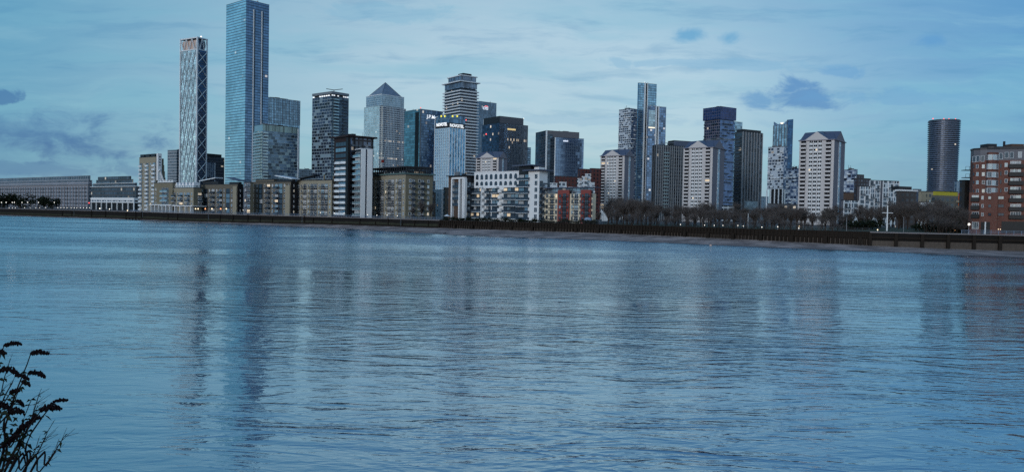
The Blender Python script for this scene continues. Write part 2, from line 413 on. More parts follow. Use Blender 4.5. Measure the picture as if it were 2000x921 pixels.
ALLB = []
class B:
    """A building seen over its near corner C: left wall runs to L, right wall to R (image columns), D metres away."""
    def __init__(s, name, label, L, C, R, D, top, th=35, z0=5.0, cat='building', ref=None, group=None):
        s.D = D; s.ref = ref or (top + 395) / 2; s.z0 = z0
        t = rad(th); s.dR = Vector((math.cos(t), math.sin(t))); s.dL = Vector((-math.sin(t), math.cos(t)))
        s.C = Vector((az(C, s.ref) * D, D)); s.cpx = C
        s.tR = s.r(R); s.tL = s.l(L)
        if L == C: s.tL = s.tR * .7
        if R == C: s.tR = s.tL * .7
        s.tR = min(max(s.tR, 2), 420); s.tL = min(max(s.tL, 2), 420)
        s.top = zat(C, top, D)
        cen = s.C + s.dR * s.tR / 2 + s.dL * s.tL / 2
        s.root = thing(name, (cen.x, cen.y, z0), label, cat, group)
        s.pend = {}; ALLB.append(s)
    def r(s, px, py=None):
        a = az(px, py or s.ref); return (a * s.C.y - s.C.x) / (s.dR.x - a * s.dR.y)
    def l(s, px, py=None):
        a = az(px, py or s.ref); return (a * s.C.y - s.C.x) / (s.dL.x - a * s.dL.y)
    def z(s, py, px=None): return zat(px or s.cpx, py, s.D)
    def q(s, r, l): v = s.C + s.dR * r + s.dL * l; return (v.x, v.y)
    def rect(s, r0=0, r1=None, l0=0, l1=None, g=0):
        r1 = s.tR if r1 is None else r1; l1 = s.tL if l1 is None else l1
        return [s.q(r0 - g, l0 - g), s.q(r1 + g, l0 - g), s.q(r1 + g, l1 + g), s.q(r0 - g, l1 + g)]
    def vol(s, z0, z1, mL, mR=None, r0=0, r1=None, l0=0, l1=None, name='wall', roof=darkm, g=0, cap=.35):
        mR = mR or mL; z0 = s.z0 if z0 is None else z0; z1 = s.top if z1 is None else z1
        b = MB(); pl = s.rect(r0, r1, l0, l1, g)
        b.prism(pl, z0, z1, [mR, mR, mL, mL], roof); put(b, name, s.root)
        if cap:
            b = MB(); n = 4
            big = s.rect(r0, r1, l0, l1, g + .12); b.prism(big, z1, z1 + cap, roof); put(b, 'roof', s.root)
        return Face(pl[3], pl[0], z0, z1), Face(pl[0], pl[1], z0, z1)   # left wall, right wall
    def add(s, name, mesh, fc, sp, z, dd=0.0):
        q = fc.p(sp, dd, z); s.pend.setdefault(name, []).append((mesh, q, fc.rz))
    def slabs(s, z0, z1, fh, th, out, m, r0=0, r1=None, l0=0, l1=None, name='floor_slab'):
        c = s.rect(r0, r1, l0, l1, out); o = OFF[s.root.name]
        b = MB(); b.prism(c, 0, th, m); me = b.mesh(name, (o[0], o[1], 0))
        z = z0
        while z <= z1:
            ob = bpy.data.objects.new(name, me); COL.objects.link(ob); ob.parent = s.root; ob.location = (0, 0, z - o[2]); z += fh
    def fins(s, fc, n, w_, out, m, name='fins', s0=0, s1=None, z0=None, z1=None):
        b = MB(); s1 = fc.L if s1 is None else s1
        if name != 'fins' and name != 'pilasters':
            za, zb = z0 or fc.z0, z1 or fc.z1; me = MB(); me.box(-w_ / 2, w_ / 2, -out, -.003, 0, zb - za, m); me = me.mesh(name); o = OFF[s.root.name]
            for i in range(n + 1):
                q = fc.p(s0 + (s1 - s0) * i / n, 0, za); ob = bpy.data.objects.new(name, me); COL.objects.link(ob); ob.parent = s.root
                ob.location = (q[0] - o[0], q[1] - o[1], q[2] - o[2]); ob.rotation_euler = (0, 0, fc.rz)
            return
        for i in range(n + 1):
            q = s0 + (s1 - s0) * i / n; b.fbox(fc, q - w_ / 2, q + w_ / 2, 0.003, out, z0 or fc.z0, z1 or fc.z1, m)
        put(b, name, s.root)
    def strip(s, fc, a, c, z0, z1, m, name, d0=0.004, d1=.3):
        b = MB(); b.fbox(fc, min(a, c), max(a, c), d0, d1, z0, z1, m); return put(b, name, s.root)
    def flush(s):
        o = OFF[s.root.name]
        for name, lst in s.pend.items():
            lst.sort(key=lambda e: e[1][0] ** 2 + e[1][1] ** 2 + (e[1][2] * .02))
            for me, q, rz in lst[:100]:
                sp = SPLIT.get(me.name) if s.D < 330 else None
                ob = bpy.data.objects.new(name, sp[0] if sp else me); COL.objects.link(ob); ob.parent = s.root
                ob.location = (q[0] - o[0], q[1] - o[1], q[2] - o[2]); ob.rotation_euler = (0, 0, rz)
                if sp: o2 = bpy.data.objects.new(sp[2], sp[1]); COL.objects.link(o2); o2.parent = ob
            rest = lst[100:]
            if rest:
                mb = MB()
                for me, q, rz in rest:
                    M = Matrix.Translation((q[0], q[1], q[2])) @ Matrix.Rotation(rz, 4, 'Z')
                    base = len(mb.v); mb.v += [tuple(M @ v.co) for v in me.vertices]
                    idx = [mb.mat(m) for m in me.materials]
                    for p in me.polygons:
                        mb.f.append(tuple(base + i for i in p.vertices)); mb.uv.append([(0, 0)] * len(p.vertices)); mb.mi.append(idx[p.material_index])
                ob = put(mb, name, s.root); ob['kind'] = 'stuff'
        s.pend = {}
    def cols(s, fc, pat, z0, fh, nf, w_=1.2, h_=1.5, frame=white, slab=greym, rail=railg, lit=.08, bars=False, bd=1.3, s0=0, s1=None,
             sky_=.3, pier=None, tall=False, cur=.15):
        """Columns across a wall: w window, b balcony with a wide window, B the same without gap, p blank, n narrow slit."""
        s1 = fc.L if s1 is None else s1; cw = (s1 - s0) / len(pat)
        for i, c in enumerate(pat):
            if c in 'bBg' and nf > 2: s.strip(fc, s0 + cw * (i + .04), s0 + cw * (i + .96), z0 - .1, z0 + fh * nf - .25, recess_shade, 'bay_shade_strip', .003, .03)  # flat dark strip, shade behind the balconies put into its colour
        for j in range(nf):
            z = z0 + fh * j
            for i, c in enumerate(pat):
                x = s0 + cw * (i + .5)
                r = R_.random()
                pn = pane_l if r < lit * .6 else pane_b if r < lit + sky_ else pane_c if r < lit + sky_ + cur else pane_d
                if c == 'w': s.add('window', p_window(round(min(w_, cw * .8), 2), h_, pn, frame), fc, x, z + .9)
                elif c == 'n': s.add('window', p_window(.5, h_, pn, frame, .07), fc, x, z + .9)
                elif c in 'bB':
                    if pn is pane_l and R_.random() < .6: pn = pane_c
                    ww = round(cw * (.86 if c == 'b' else .98), 2)
                    s.add('window', p_window(round(ww * .9, 2), fh - .7, pn, frame, .1, 2), fc, x, z + .25)
                    s.add('balcony', p_balcony(ww, bd, 1.05, slab, rail, bars), fc, x, z)
                elif c == 'g': s.add('window', p_window(round(cw * .94, 2), fh - .35, pn, darkm, .08, 2), fc, x, z + .15)

def text(s_, fc, px, py, size, mat, root, name='lettering', d0=.35, extr=.15, offset=0):
    cu = bpy.data.curves.new(name, 'FONT'); cu.body = s_; cu.size = size; cu.extrude = extr; cu.offset = offset; cu.resolution_u = 2
    to = bpy.data.objects.new(name, cu); COL.objects.link(to)
    dg = bpy.context.evaluated_depsgraph_get(); me = bpy.data.meshes.new_from_object(to.evaluated_get(dg))
    COL.objects.unlink(to); bpy.data.objects.remove(to)
    me.materials.clear(); me.materials.append(mat)
    t, z = fc.plane(px, py); q = fc.p(t, d0, z); o = OFF[root.name]
    ob = bpy.data.objects.new(name, me); COL.objects.link(ob); ob.parent = root
    ob.location = (q[0] - o[0], q[1] - o[1], q[2] - o[2]); ob.rotation_euler = (rad(90), 0, fc.rz)
    return ob
def roof_box(b, z, h, r0, r1, l0, l1, m=darkm, name='plant_room'):
    mb = MB(); mb.prism(b.rect(r0, r1, l0, l1), z, z + h, m); put(mb, name, b.root)
def beacon(b, r, l, z, m=lampr, sz=.7):
    q = b.q(r, l); mb = MB(); mb.box(q[0] - .1, q[0] + .1, q[1] - .1, q[1] + .1, z, z + 1.2, darkm)
    mb.box(q[0] - sz / 2, q[0] + sz / 2, q[1] - sz / 2, q[1] + sz / 2, z + 1.2, z + 1.2 + sz, m); put(mb, 'beacon', b.root)

# ================================================================== river, banks, ground
WALL = [(-900, 1250, 0.9), (-400, 760, .8), (0, 575, .7), (250, 500, .7), (400, 445, .7), (650, 388, 1.6), (900, 325, 1.9), (1200, 288, 1.9),
        (1500, 243, 1.7), (1750, 228, 1.0), (2000, 222, .6), (2400, 210, .6), (3200, 190, .5)]
WATER = [(-900, 1240), (-400, 750), (0, 567), (250, 492), (400, 436), (650, 370), (900, 290), (1200, 261), (1500, 228), (1750, 209), (2000, 188), (2400, 170), (3200, 150)]
def catmull(pts, n=10):
    out = []
    for i in range(len(pts) - 1):
        p0, p1, p2, p3 = pts[max(i - 1, 0)], pts[i], pts[i + 1], pts[min(i + 2, len(pts) - 1)]
        for k in range(n):
            t = k / n
            out.append(tuple(.5 * ((2 * b) + (c - a) * t + (2 * a - 5 * b + 4 * c - d_) * t * t + (3 * b - a - 3 * c + d_) * t ** 3) for a, b, c, d_ in zip(p0, p1, p2, p3)))
    out.append(tuple(pts[-1])); return out
wall = catmull([(az(p, 430) * D, D, zb) for p, D, zb in WALL])
shore = catmull([(az(p, 430) * D, D, 0) for p, D in WATER])
TOPZ = 4.9

m, t, p = newmat('river_water')
co = t.n('ShaderNodeTexCoord').outputs['Object']
dist = t.sep(co)[1]
wv = t.vm('MULTIPLY', co, (.42, 1.0, 1.0))
wrp = t.noise(t.vm('MULTIPLY', co, (.05, .08, 1)), 1, 2)
wv = t.vm('ADD', wv, t.xyz(0, t.m('MULTIPLY', wrp, 4), 0))
def ridge(v, sc, det, rg, di=.3):
    return t.m('SUBTRACT', 1, t.m('ABSOLUTE', t.m('MULTIPLY', t.m('SUBTRACT', t.noise(v, sc, det, rg, di), .5), 4)))
a1 = ridge(wv, .8, 3, .5, .5)
a2 = ridge(t.vm('ADD', t.vm('MULTIPLY', co, (.13, .40, 1)), t.xyz(0, t.m('MULTIPLY', wrp, 2), 0)), 1, 4, .5, .6)
a3 = t.noise(t.vm('MULTIPLY', co, (2.0, 4.2, 1)), 1, 3, .6, .2)
patch = t.noise(t.vm('MULTIPLY', co, (.012, .03, 1)), 1, 3, .5)
amp = t.m('ADD', .35, t.m('MULTIPLY', t.ss(patch, .36, .62), .95))
amp = t.m('MULTIPLY', amp, t.m('ADD', .84, t.m('MULTIPLY', t.ss(dist, 40, 230), 1.16)))
h = t.m('ADD', t.m('MULTIPLY', a1, .15), t.m('ADD', t.m('MULTIPLY', a2, .30), t.m('MULTIPLY', a3, .07)))
h = t.m('MULTIPLY', h, amp)
bp = t.n('ShaderNodeBump'); t.link(h, bp.inputs['Height']); bp.inputs['Distance'].default_value = 1.0; bp.inputs['Strength'].default_value = .22
# far off only the wave faces turned to this bank are seen past their crests
lean = t.xyz(0, t.m('MULTIPLY', t.ss(dist, 55, 240), -.10), 0)
t.link(t.vm('NORMALIZE', t.vm('ADD', bp.outputs[0], lean)), p.inputs['Normal'])
p.inputs['Base Color'].default_value = (.03, .085, .14, 1); p.inputs['Roughness'].default_value = .02
p.inputs['IOR'].default_value = 1.75; p.inputs['Specular IOR Level'].default_value = .5
gl = t.n('ShaderNodeBsdfGlossy'); gl.inputs['Color'].default_value = (.80, .93, 1, 1); gl.inputs['Roughness'].default_value = .03
t.link(p.inputs['Normal'].links[0].from_socket, gl.inputs['Normal'])
mx = t.n('ShaderNodeMixShader'); mx.inputs[0].default_value = .38; t.link(p.outputs[0], mx.inputs[1]); t.link(gl.outputs[0], mx.inputs[2])
t.link(mx.outputs[0], next(n_ for n_ in t.nt.nodes if n_.type == 'OUTPUT_MATERIAL').inputs[0])
mb = MB(); mb.face([(-6000, -3, 0), (6000, -3, 0), (6000, 5000, 0), (-6000, 5000, 0)], MAT['river_water'])
tag(mb.build('river_water'), kind='structure')

m, t, p = newmat('foreshore_mud')
co = t.n('ShaderNodeTexCoord').outputs['Object']
nz = t.noise(co, .12, 6, .6); nf = t.noise(co, 1.6, 5, .65)
r1 = t.mix(t.ss(nz, .4, .62), (.17, .13, .12, 1), (.36, .28, .26, 1))
r1 = t.mix(t.m('MULTIPLY', t.ss(nf, .5, .7), .6), r1, (.025, .024, .024, 1))
zc = t.sep(co)[2]
r1 = t.mix(t.ss(zc, .12, .0), r1, (.022, .02, .022, 1))
t.link(r1, p.inputs['Base Color']); p.inputs['Roughness'].default_value = .75
mb = MB()
for i in range(len(wall) - 1):
    a, b_ = wall[i], wall[i + 1]; c, d_ = shore[i], shore[i + 1]
    def lerp(p_, q_, k): return tuple(x + (y - x) * k for x, y in zip(p_, q_))
    ext = lambda p_, q_: (q_[0] + (q_[0] - p_[0]) * .6, q_[1] + (q_[1] - p_[1]) * .6, -1.2)
    def row(p_, q_):
        ws = mnoise.noise(Vector((q_[0] * .03, q_[1] * .03, 0))) * 2.0
        dv = Vector((q_[0] - p_[0], q_[1] - p_[1])).normalized() * ws
        q2 = (q_[0] + dv.x, q_[1] + dv.y, 0)
        mid = lerp(p_, q2, .5); mid = (mid[0], mid[1], p_[2] * .42)
        e = ext(p_, q2); e = (e[0], min(e[1], q2[1] - 3), -1.0)
        return [(p_[0], p_[1] + .5, p_[2]), mid, q2, e]
    ra, rb = row(a, c), row(b_, d_)
    for k in range(3): mb.face([ra[k], ra[k + 1], rb[k + 1], rb[k]], MAT['foreshore_mud'])
tag(mb.build('foreshore'), kind='structure')

m, t, p = newmat('ground_paving')
co = t.n('ShaderNodeTexCoord').outputs['Object']
t.link(t.mix(t.noise(co, .05, 5, .6), (.035, .035, .036, 1), (.075, .072, .07, 1)), p.inputs['Base Color']); p.inputs['Roughness'].default_value = .9
mb = MB()
for i in range(len(wall) - 1):
    a, b_ = wall[i], wall[i + 1]
    mb.face([(a[0], a[1], TOPZ), (b_[0], b_[1], TOPZ), (b_[0] + (b_[0]) * 4, 6000, TOPZ), (a[0] + a[0] * 4, 6000, TOPZ)], MAT['ground_paving'])
tag(mb.build('ground'), kind='structure')

m, t, p = newmat('lawn_grass')
co = t.n('ShaderNodeTexCoord').outputs['Object']
t.link(t.mix(t.noise(co, .25, 5, .6), (.012, .022, .012, 1), (.03, .045, .02, 1)), p.inputs['Base Color']); p.inputs['Roughness'].default_value = .95
def wall_at(px):
    """Depth of the river wall under an image column."""
    for i in range(len(wall) - 1):
        pa = wall[i][0] / wall[i][1]; pb = wall[i + 1][0] / wall[i + 1][1]; a = az(px, 430)
        if pa <= a <= pb:
            k = (a - pa) / (pb - pa); return wall[i][1] + (wall[i + 1][1] - wall[i][1]) * k
    return 222
mb = MB()
cols_ = [1180 + i * 40 for i in range(20)]
def hump(px, k):
    return TOPZ + .02 + (math.exp(-((px - 1730) / 110) ** 2) * 1.0 + .15) * math.sin(math.pi * min(max(k, 0), 1)) * 1.0
for i in range(len(cols_) - 1):
    for k in range(8):
        P4 = []
        for (px, kk) in ((cols_[i], k), (cols_[i + 1], k), (cols_[i + 1], k + 1), (cols_[i], k + 1)):
            D = wall_at(px) + 4 + kk * 14; P4.append((az(px, 430) * D, D, hump(px, kk / 8)))
        mb.face(P4, MAT['lawn_grass'])
o = mb.build('park_lawn'); tag(o, kind='structure')

# near bank under the camera
mb = MB()
mb.box(-60, 60, -40, 1.5, -2, 6.9, concrete)
tag(mb.build('riverside_path'), kind='structure')
mb = MB()
for i in range(24):
    x0, x1 = -60 + i * 5, -55 + i * 5
    j = lambda x, k: mnoise.noise(Vector((x * .3, k, 2))) * .4
    mb.face([(x0, 1.5, 6.6), (x0, 6, 3.4 + j(x0, 1)), (x1, 6, 3.4 + j(x1, 1)), (x1, 1.5, 6.6)], stonew)
    mb.face([(x0, 6, 3.4 + j(x0, 1)), (x0, 12, -.8), (x1, 12, -.8), (x1, 6, 3.4 + j(x1, 1))], stonew)
tag(mb.build('riverbank'), kind='structure')

# ------------------------------------------------------------------ river walls
def along(pts, step):
    out = []; acc = 0
    for i in range(len(pts) - 1):
        a, b_ = Vector(pts[i][:2]), Vector(pts[i + 1][:2]); L = (b_ - a).length; d_ = (b_ - a) / L
        while acc < L:
            k = acc / L; zb = pts[i][2] * (1 - k) + pts[i + 1][2] * k
            out.append((a + d_ * acc, d_, zb)); acc += step
        acc -= L
    return out
def seg(pa, pb):
    A0, A1 = az(pa, 430), az(pb, 430)
    out = []
    def cut(a, b_, A):
        k = (A * a[1] - a[0]) / ((b_[0] - a[0]) - A * (b_[1] - a[1])); return tuple(x + (y - x) * k for x, y in zip(a, b_))
    for i, q in enumerate(wall):
        t_ = q[0] / q[1]; pt_ = wall[i - 1][0] / wall[i - 1][1] if i else None
        if i and pt_ < A0 < t_: out.append(cut(wall[i - 1], q, A0))
        if i and pt_ < A1 < t_: out.append(cut(wall[i - 1], q, A1))
        if A0 <= t_ <= A1: out.append(q)
    return out
def river_wall(pa, pb, label, m, style):
    pts = seg(pa, pb); mid = pts[len(pts) // 2]
    rt = thing('river_wall', (mid[0], mid[1], mid[2]), label, 'river wall')
    mb = MB()
    for i in range(len(pts) - 1):
        a, b_ = pts[i], pts[i + 1]; f = Face(a, b_, 0, TOPZ)
        mb.fbox(f, 0, f.L, -.6, 0.0, min(a[2], b_[2]) - .8, TOPZ + .02, m)
    put(mb, 'wall', rt)
    mb = MB()
    for i in range(len(pts) - 1):
        a, b_ = pts[i], pts[i + 1]; f = Face(a, b_, 0, TOPZ)
        mb.fbox(f, 0, f.L, -.7, .18, TOPZ + .02, TOPZ + .3, concrete if style != 'timber' else timber)
        if style == 'timber': mb.fbox(f, 0, f.L, .02, .3, TOPZ - 1.5, TOPZ - 1.15, timber)
    put(mb, 'coping', rt)
    if style == 'timber':
        ps = along(pts, 1.25); o = OFF[rt.name]
        b = MB(); b.box(-.17, .17, -.45, 0, 0, 1, timber); me = b.mesh('pile')
        ps.sort(key=lambda e: e[0].length); rest = MB()
        for i, (q, d_, zb) in enumerate(ps):
            rz = math.atan2(d_.y, d_.x); hgt = TOPZ - .1 - zb + 1.0 + R_.uniform(-.5, .35)
            if i < 100:
                ob = bpy.data.objects.new('pile', me); COL.objects.link(ob); ob.parent = rt
                ob.location = (q.x - o[0], q.y - o[1], zb - .8 - o[2]); ob.rotation_euler = (0, 0, rz); ob.scale = (1, 1, hgt)
            else:
                n = Vector((d_.y, -d_.x)); f = Face(q - d_ * .17, q + d_ * .17, 0, 1); rest.fbox(f, 0, .34, 0.002, .45, zb - .8, zb - .8 + hgt, timber)
        if rest.f: put(rest, 'pile', rt)['kind'] = 'stuff'
        b = MB()
        for q, d_, zb in along(pts, 9.5):
            f = Face(q - d_ * .5, q + d_ * .5, 0, 1); b.fbox(f, 0, 1.0, .46, 1.1, zb - .8, TOPZ - 1.3, timber)
        put(b, 'fender', rt)
        b = MB()
        for q, d_, zb in along(pts, .62):
            f = Face(q - d_ * .12, q + d_ * .12, 0, 1); b.fbox(f, 0, .2, .02, .16, zb - .3, TOPZ - 1.9, timber2)
        put(b, 'boarding', rt)
    if style == 'fender':
        for q, d_, zb in along(pts, 7.0):
            b = MB(); f = Face(q - d_ * .45, q + d_ * .45, 0, 1); b.fbox(f, 0, .9, .02, .8, zb - .8, TOPZ - .1, timber); put(b, 'fender', rt)
        b = MB()
        for i in range(len(pts) - 1):
            f = Face(pts[i], pts[i + 1], 0, TOPZ); b.fbox(f, 0, f.L, .01, .5, TOPZ - 1.6, TOPZ - 1.1, timber)
            b.fbox(f, 0, f.L, .01, .12, pts[i][2] - .6, TOPZ - 2.3, timber2)
        put(b, 'waling', rt)
    if style == 'step':
        tide = plain('tide_stain', (.030, .032, .024), .9, var=.6, scale=.5); b = MB()
        for i in range(len(pts) - 1):
            f = Face(pts[i], pts[i + 1], 0, TOPZ); b.fbox(f, 0, f.L, .004, .1, pts[i][2] + .5, pts[i][2] + 1.5 + mnoise.noise(Vector((pts[i][0] * .05, 0, 0))) * .5, tide)
        put(b, 'tide_band', rt)
        near_ = [e for e in along(pts, 11.0) if e[0].length < 640]
        for q, d_, zb in near_:
            if R_.random() < .35: continue
            b = MB(); q2 = q + d_ * R_.uniform(-3, 3); b.tube([(q2.x, q2.y - .5, zb - .8), (q2.x, q2.y - .5, TOPZ - R_.uniform(-.6, 1.2))], .22, timber, 6); put(b, 'fender_post', rt)
        for q, d_, zb in near_[3::7]:
            b = MB(); n_ = Vector((d_.y, -d_.x))
            for sg in (-.25, .25):
                a_ = q + d_ * sg + n_ * .25; b.tube([(a_.x, a_.y, zb), (a_.x, a_.y, TOPZ + .9)], .05, greym, 4)
            z_ = zb
            while z_ < TOPZ + .5: a_, c_ = q - d_ * .25 + n_ * .25, q + d_ * .25 + n_ * .25; b.tube([(a_.x, a_.y, z_), (c_.x, c_.y, z_)], .03, greym, 4); z_ += .4
            put(b, 'ladder', rt)
        b = MB()
        for i in range(len(pts) - 1):
            f = Face(pts[i], pts[i + 1], 0, TOPZ); b.fbox(f, 0, f.L, .01, 1.6, min(pts[i][2], pts[i + 1][2]) - .9, pts[i][2] + .3, timber)
        put(b, 'apron', rt)
    return rt
river_wall(-900, 860, 'long plain dark river wall on the left below the promenade and beige flats', stonew, 'step')
river_wall(860, 1700, 'dark timber piled river wall with upright posts along the park', timber, 'timber')
river_wall(1700, 3200, 'river wall with heavy spaced timber fenders below the red brick flats', stonew, 'fender')

def railing(pa, pb, label, m, h_=1.1, off=.3, step=2.0):
    pts = seg(pa, pb); pts = [(q[0], q[1] + off, q[2]) for q in pts]; mid = pts[len(pts) // 2]
    rt = thing('railing', (mid[0], mid[1], TOPZ), label, 'railing')
    b = MB()
    for i in range(len(pts) - 1):
        f = Face(pts[i], pts[i + 1], 0, 1)
        for z in (.35, .7, h_): b.fbox(f, 0, f.L, -.03, .03, TOPZ + .3 + z - .04, TOPZ + .3 + z + .03, m)
    put(b, 'rail', rt); b = MB(); b.box(-.05, .05, -.05, .05, 0, h_ + .07, m); me = b.mesh('post'); o = OFF[rt.name]; rest = MB()
    for i, (q, d_, zb) in enumerate(sorted(along(pts, step), key=lambda e: e[0].length)):
        if i < 100:
            ob = bpy.data.objects.new('post', me); COL.objects.link(ob); ob.parent = rt; ob.location = (q.x - o[0], q.y - o[1], TOPZ + .28 - o[2]); ob.rotation_euler = (0, 0, math.atan2(d_.y, d_.x))
        else: rest.box(q.x - .05, q.x + .05, q.y - .05, q.y + .05, TOPZ + .28, TOPZ + .35 + h_, m)
    if rest.f: put(rest, 'post', rt)['kind'] = 'stuff'
bluerail = plain('blue_rail', (.16, .22, .32), .5, .2, var=.2)
railing(-50, 240, 'thin dark railing along the promenade in front of the long stone office', darkm)
railing(255, 860, 'blue grey railing on the wall top in front of the beige flats', bluerail)
railing(1060, 1700, 'dark railing along the park edge above the timber piles', darkm)
railing(1880, 2400, 'blue grey railing on the wall in front of the red brick flats', bluerail)

# ================================================================== towers of the skyline
# -- lattice tower
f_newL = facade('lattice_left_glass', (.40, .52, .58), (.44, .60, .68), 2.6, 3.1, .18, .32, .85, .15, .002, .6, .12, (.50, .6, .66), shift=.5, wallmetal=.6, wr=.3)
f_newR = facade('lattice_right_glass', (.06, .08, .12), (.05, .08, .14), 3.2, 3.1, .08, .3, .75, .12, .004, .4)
b = B('lattice_tower', 'slim tower wrapped in a white diagonal lattice with an orange lit open crown', 352, 384.5, 403, 983, 72, 60)
zc0 = b.z(97)
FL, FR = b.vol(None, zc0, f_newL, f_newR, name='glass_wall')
def diag(b, fc, nb, z0, z1, per, r, m, name, phase=0, wave=False):
    mb = MB(); bw = fc.L / nb
    nz_ = int((z1 - z0) / (per / 2)) + 1
    for i in range(nb):
        for k in range(nz_):
            za, zb_ = z0 + k * per / 2, min(z0 + (k + 1) * per / 2, z1)
            if za >= z1: continue
            fr = (zb_ - za) / (per / 2)
            flip = (k + i * phase) % 2
            for sgn in (0, 1):
                x0 = (i + (sgn ^ flip)) * bw; x1 = (i + 1 - (sgn ^ flip)) * bw; x1 = x0 + (x1 - x0) * fr
                mb.tube([fc.p(x0, r, za), fc.p(x1, r, zb_)], r, m, 4)
    put(mb, name, b.root)
latm = plain('pale_blue_lattice', (.50, .60, .68), .5, .1, var=.1)
diag(b, FR, 1, 5, zc0, 31, .5, latm, 'lattice')
diag(b, FL, 4, 5, zc0, 62, .36, latm, 'lattice', 1)
for fc in (FL, FR):
    b.fins(fc, 1, 1.4, .9, offwhite, 'corner_post', z1=b.top)
b.slabs(zc0, zc0, 5, 1.2, .5, offwhite, name='crown_ring'); b.slabs(b.top - 1.4, b.top - 1.4, 5, 1.4, .5, offwhite, name='crown_ring')
mb = MB()
for fc, nb in ((FL, 3), (FR, 2)):
    for i in range(nb):
        w_ = fc.L / nb
        for a, c in ((0, .5), (1, .5)):
            mb.tube([fc.p((i + a) * w_, -.2, b.top - .7), fc.p((i + c) * w_, -.2, zc0)], .6, offwhite, 4)
put(mb, 'crown_strut', b.root)
b.vol(zc0 + 1.2, b.top - 3.2, glowo, f_newR, 1.6, b.tR - 1.6, 1.6, b.tL - 1.6, 'crown_core', cap=0)
beacon(b, b.tR / 2, 2, b.top, lampw, 1.2)

# -- tallest glass tower
f_lmL = facade('tall_left_glass', (.10, .13, .17), (.80, .86, .90), 3.0, 3.05, .03, .24, .95, .05, .006, .12, wr=.3, tilt=.012, litcol=(1, .85, .6), ls=.5, wallmetal=.4)  # bright sky reflection on this side is put into the pale glass colour
f_lmR = facade('tall_right_glass', (.02, .035, .06), (.10, .18, .30), 3.0, 3.05, .05, .2, .95, .06, .003, .2, wr=.3, tilt=.012, wallmetal=.4)  # dark copy of the same glass, its duller side put into the colour
b = B('glass_tower', 'tallest sheer blue glass tower with fine floor lines rising to the top of the photo', 440.5, 479, 524, 854, -1, 50, ref=200)
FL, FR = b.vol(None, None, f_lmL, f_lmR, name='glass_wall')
for pa, pb in ((493, 497), (509, 513)):
    a, c = FR.s_at(pa, 200), FR.s_at(pb, 200); md = (a + c) / 2
    b.strip(FR, md - .1, c, 5, b.top - 9, blackm, 'recess_strip', .004, .15)
    b.strip(FR, a, md - .35, 5, b.top - 9, offwhite, 'vertical_fin', .004, .9)
mb = MB()
for x, h_ in ((5, 2.5), (12, 1.8), (17, 3)):
    q = b.q(x, 5); mb.box(q[0] - .6, q[0] + .6, q[1] - .6, q[1] + .6, b.top, b.top + h_, greym)
put(mb, 'roof_plant', b.root)

# -- blue tower behind
f = facade('blue_office_glass', (.05, .09, .14), (.16, .29, .43), 3.2, 3.6, .14, .12, .85, .1, .004, .3)
b = B('blue_office_tower', 'plain blue glass tower tucked behind the tallest tower and the green crowned flats', 500, 521, 585, 1060, 190, 42)
FL, FR = b.vol(None, None, f, name='glass_wall')
b.fins(FR, 22, .35, .6, greym, z0=b.top - 34)
roof_box(b, b.top, 2.2, 8, 34, 8, 16, greym)

# -- flats with pale balconies in front of it
fL = facade('green_flats_side', (.30, .38, .38), (.14, .24, .28), 3.2, 3.1, .1, .42, .6, .2, .01, .6, shift=.3)
fR = facade('green_flats_front', (.20, .27, .31), (.07, .12, .19), 4.2, 3.1, .07, .16, .65, .15, .008, .75, .14, (.22, .32, .38), shift=3)
b = B('apartment_tower', 'broad dark glass apartment tower with pale green crown and stacked balconies on its left corner', 495, 512, 583, 800, 243, 43)
FL, FR = b.vol(None, b.z(255), fL, fR, name='glass_wall', cap=0)
b.vol(b.z(255), None, railp, facade('green_crown', (.26, .34, .34), (.16, .25, .27), 2.4, 8, .3, .06, .4, .3, 0), r0=.5, r1=b.tR - .5, l0=.5, l1=b.tL - .5, name='crown')
z = 12
while z < b.z(258):
    b.add('balcony', p_balcony(round(FL.L * .8, 1), 2.0, 1.1, offwhite, railp), FL, FL.L / 2, z); b.add('balcony', p_balcony(5, 2.0, 1.1, offwhite, railp), FR, 3, z); z += 3.1
b.flush(); b.strip(FR, FR.L - 1.5, FR.L, 5, b.top - 1, offwhite, 'edge_panel')

# -- dark mosaic tower
fL = facade('mosaic_left', (.17, .23, .28), (.035, .05, .085), 4.4, 3.15, .09, .2, .6, .2, .006, .8, .16, (.14, .21, .27), shift=4, litcol=(.9, .95, 1))
fR = facade('mosaic_right', (.13, .19, .24), (.04, .065, .10), 3.6, 3.15, .07, .22, .6, .2, .006, .6, .2, (.10, .16, .21), shift=3)
b = B('apartment_tower', 'dark bluish slab tower of irregular windows with a row of white lights under its roof', 609, 647, 680, 800, 176, 50)
FL, FR = b.vol(None, b.z(187), fL, fR, name='wall', cap=0)
b.vol(b.z(187), b.z(184), darkm, r0=1, r1=b.tR - 1, l0=1, l1=b.tL - 1, name='recessed_floor', cap=0)
b.slabs(b.z(183), b.z(183), 9, 2.6, .2, greym, name='crown_ring')
lm = MB()
for fc, n in ((FL, 9), (FR, 9)):
    for i in range(n):
        if R_.random() < .75: lm.fbox(fc, (i + .15) * fc.L / n, (i + .8) * fc.L / n, -.8, -.3, b.z(186.6), b.z(184.4), signw)
put(lm, 'crown_light', b.root)
z = 9
while z < b.z(192):
    b.add('balcony', p_balcony(6, 1.8, 1.1, greym, railp), FR, 5, z); b.add('balcony', p_balcony(6, 1.8, 1.1, greym, railg), FR, FR.L - 5, z); z += 3.15
b.flush()
mb = MB(); q = b.q(10, 10); mb.tube([(q[0], q[1], b.top - 1), (q[0], q[1], b.top + 2.6)], .4, darkm); mb.tube([(q[0] - 8, q[1], b.top + 3.4), (q[0], q[1], b.top + 2.2), (q[0] + 9, q[1] + 1, b.top + 3.6)], .35, darkm)
put(mb, 'roof_crane', b.root)

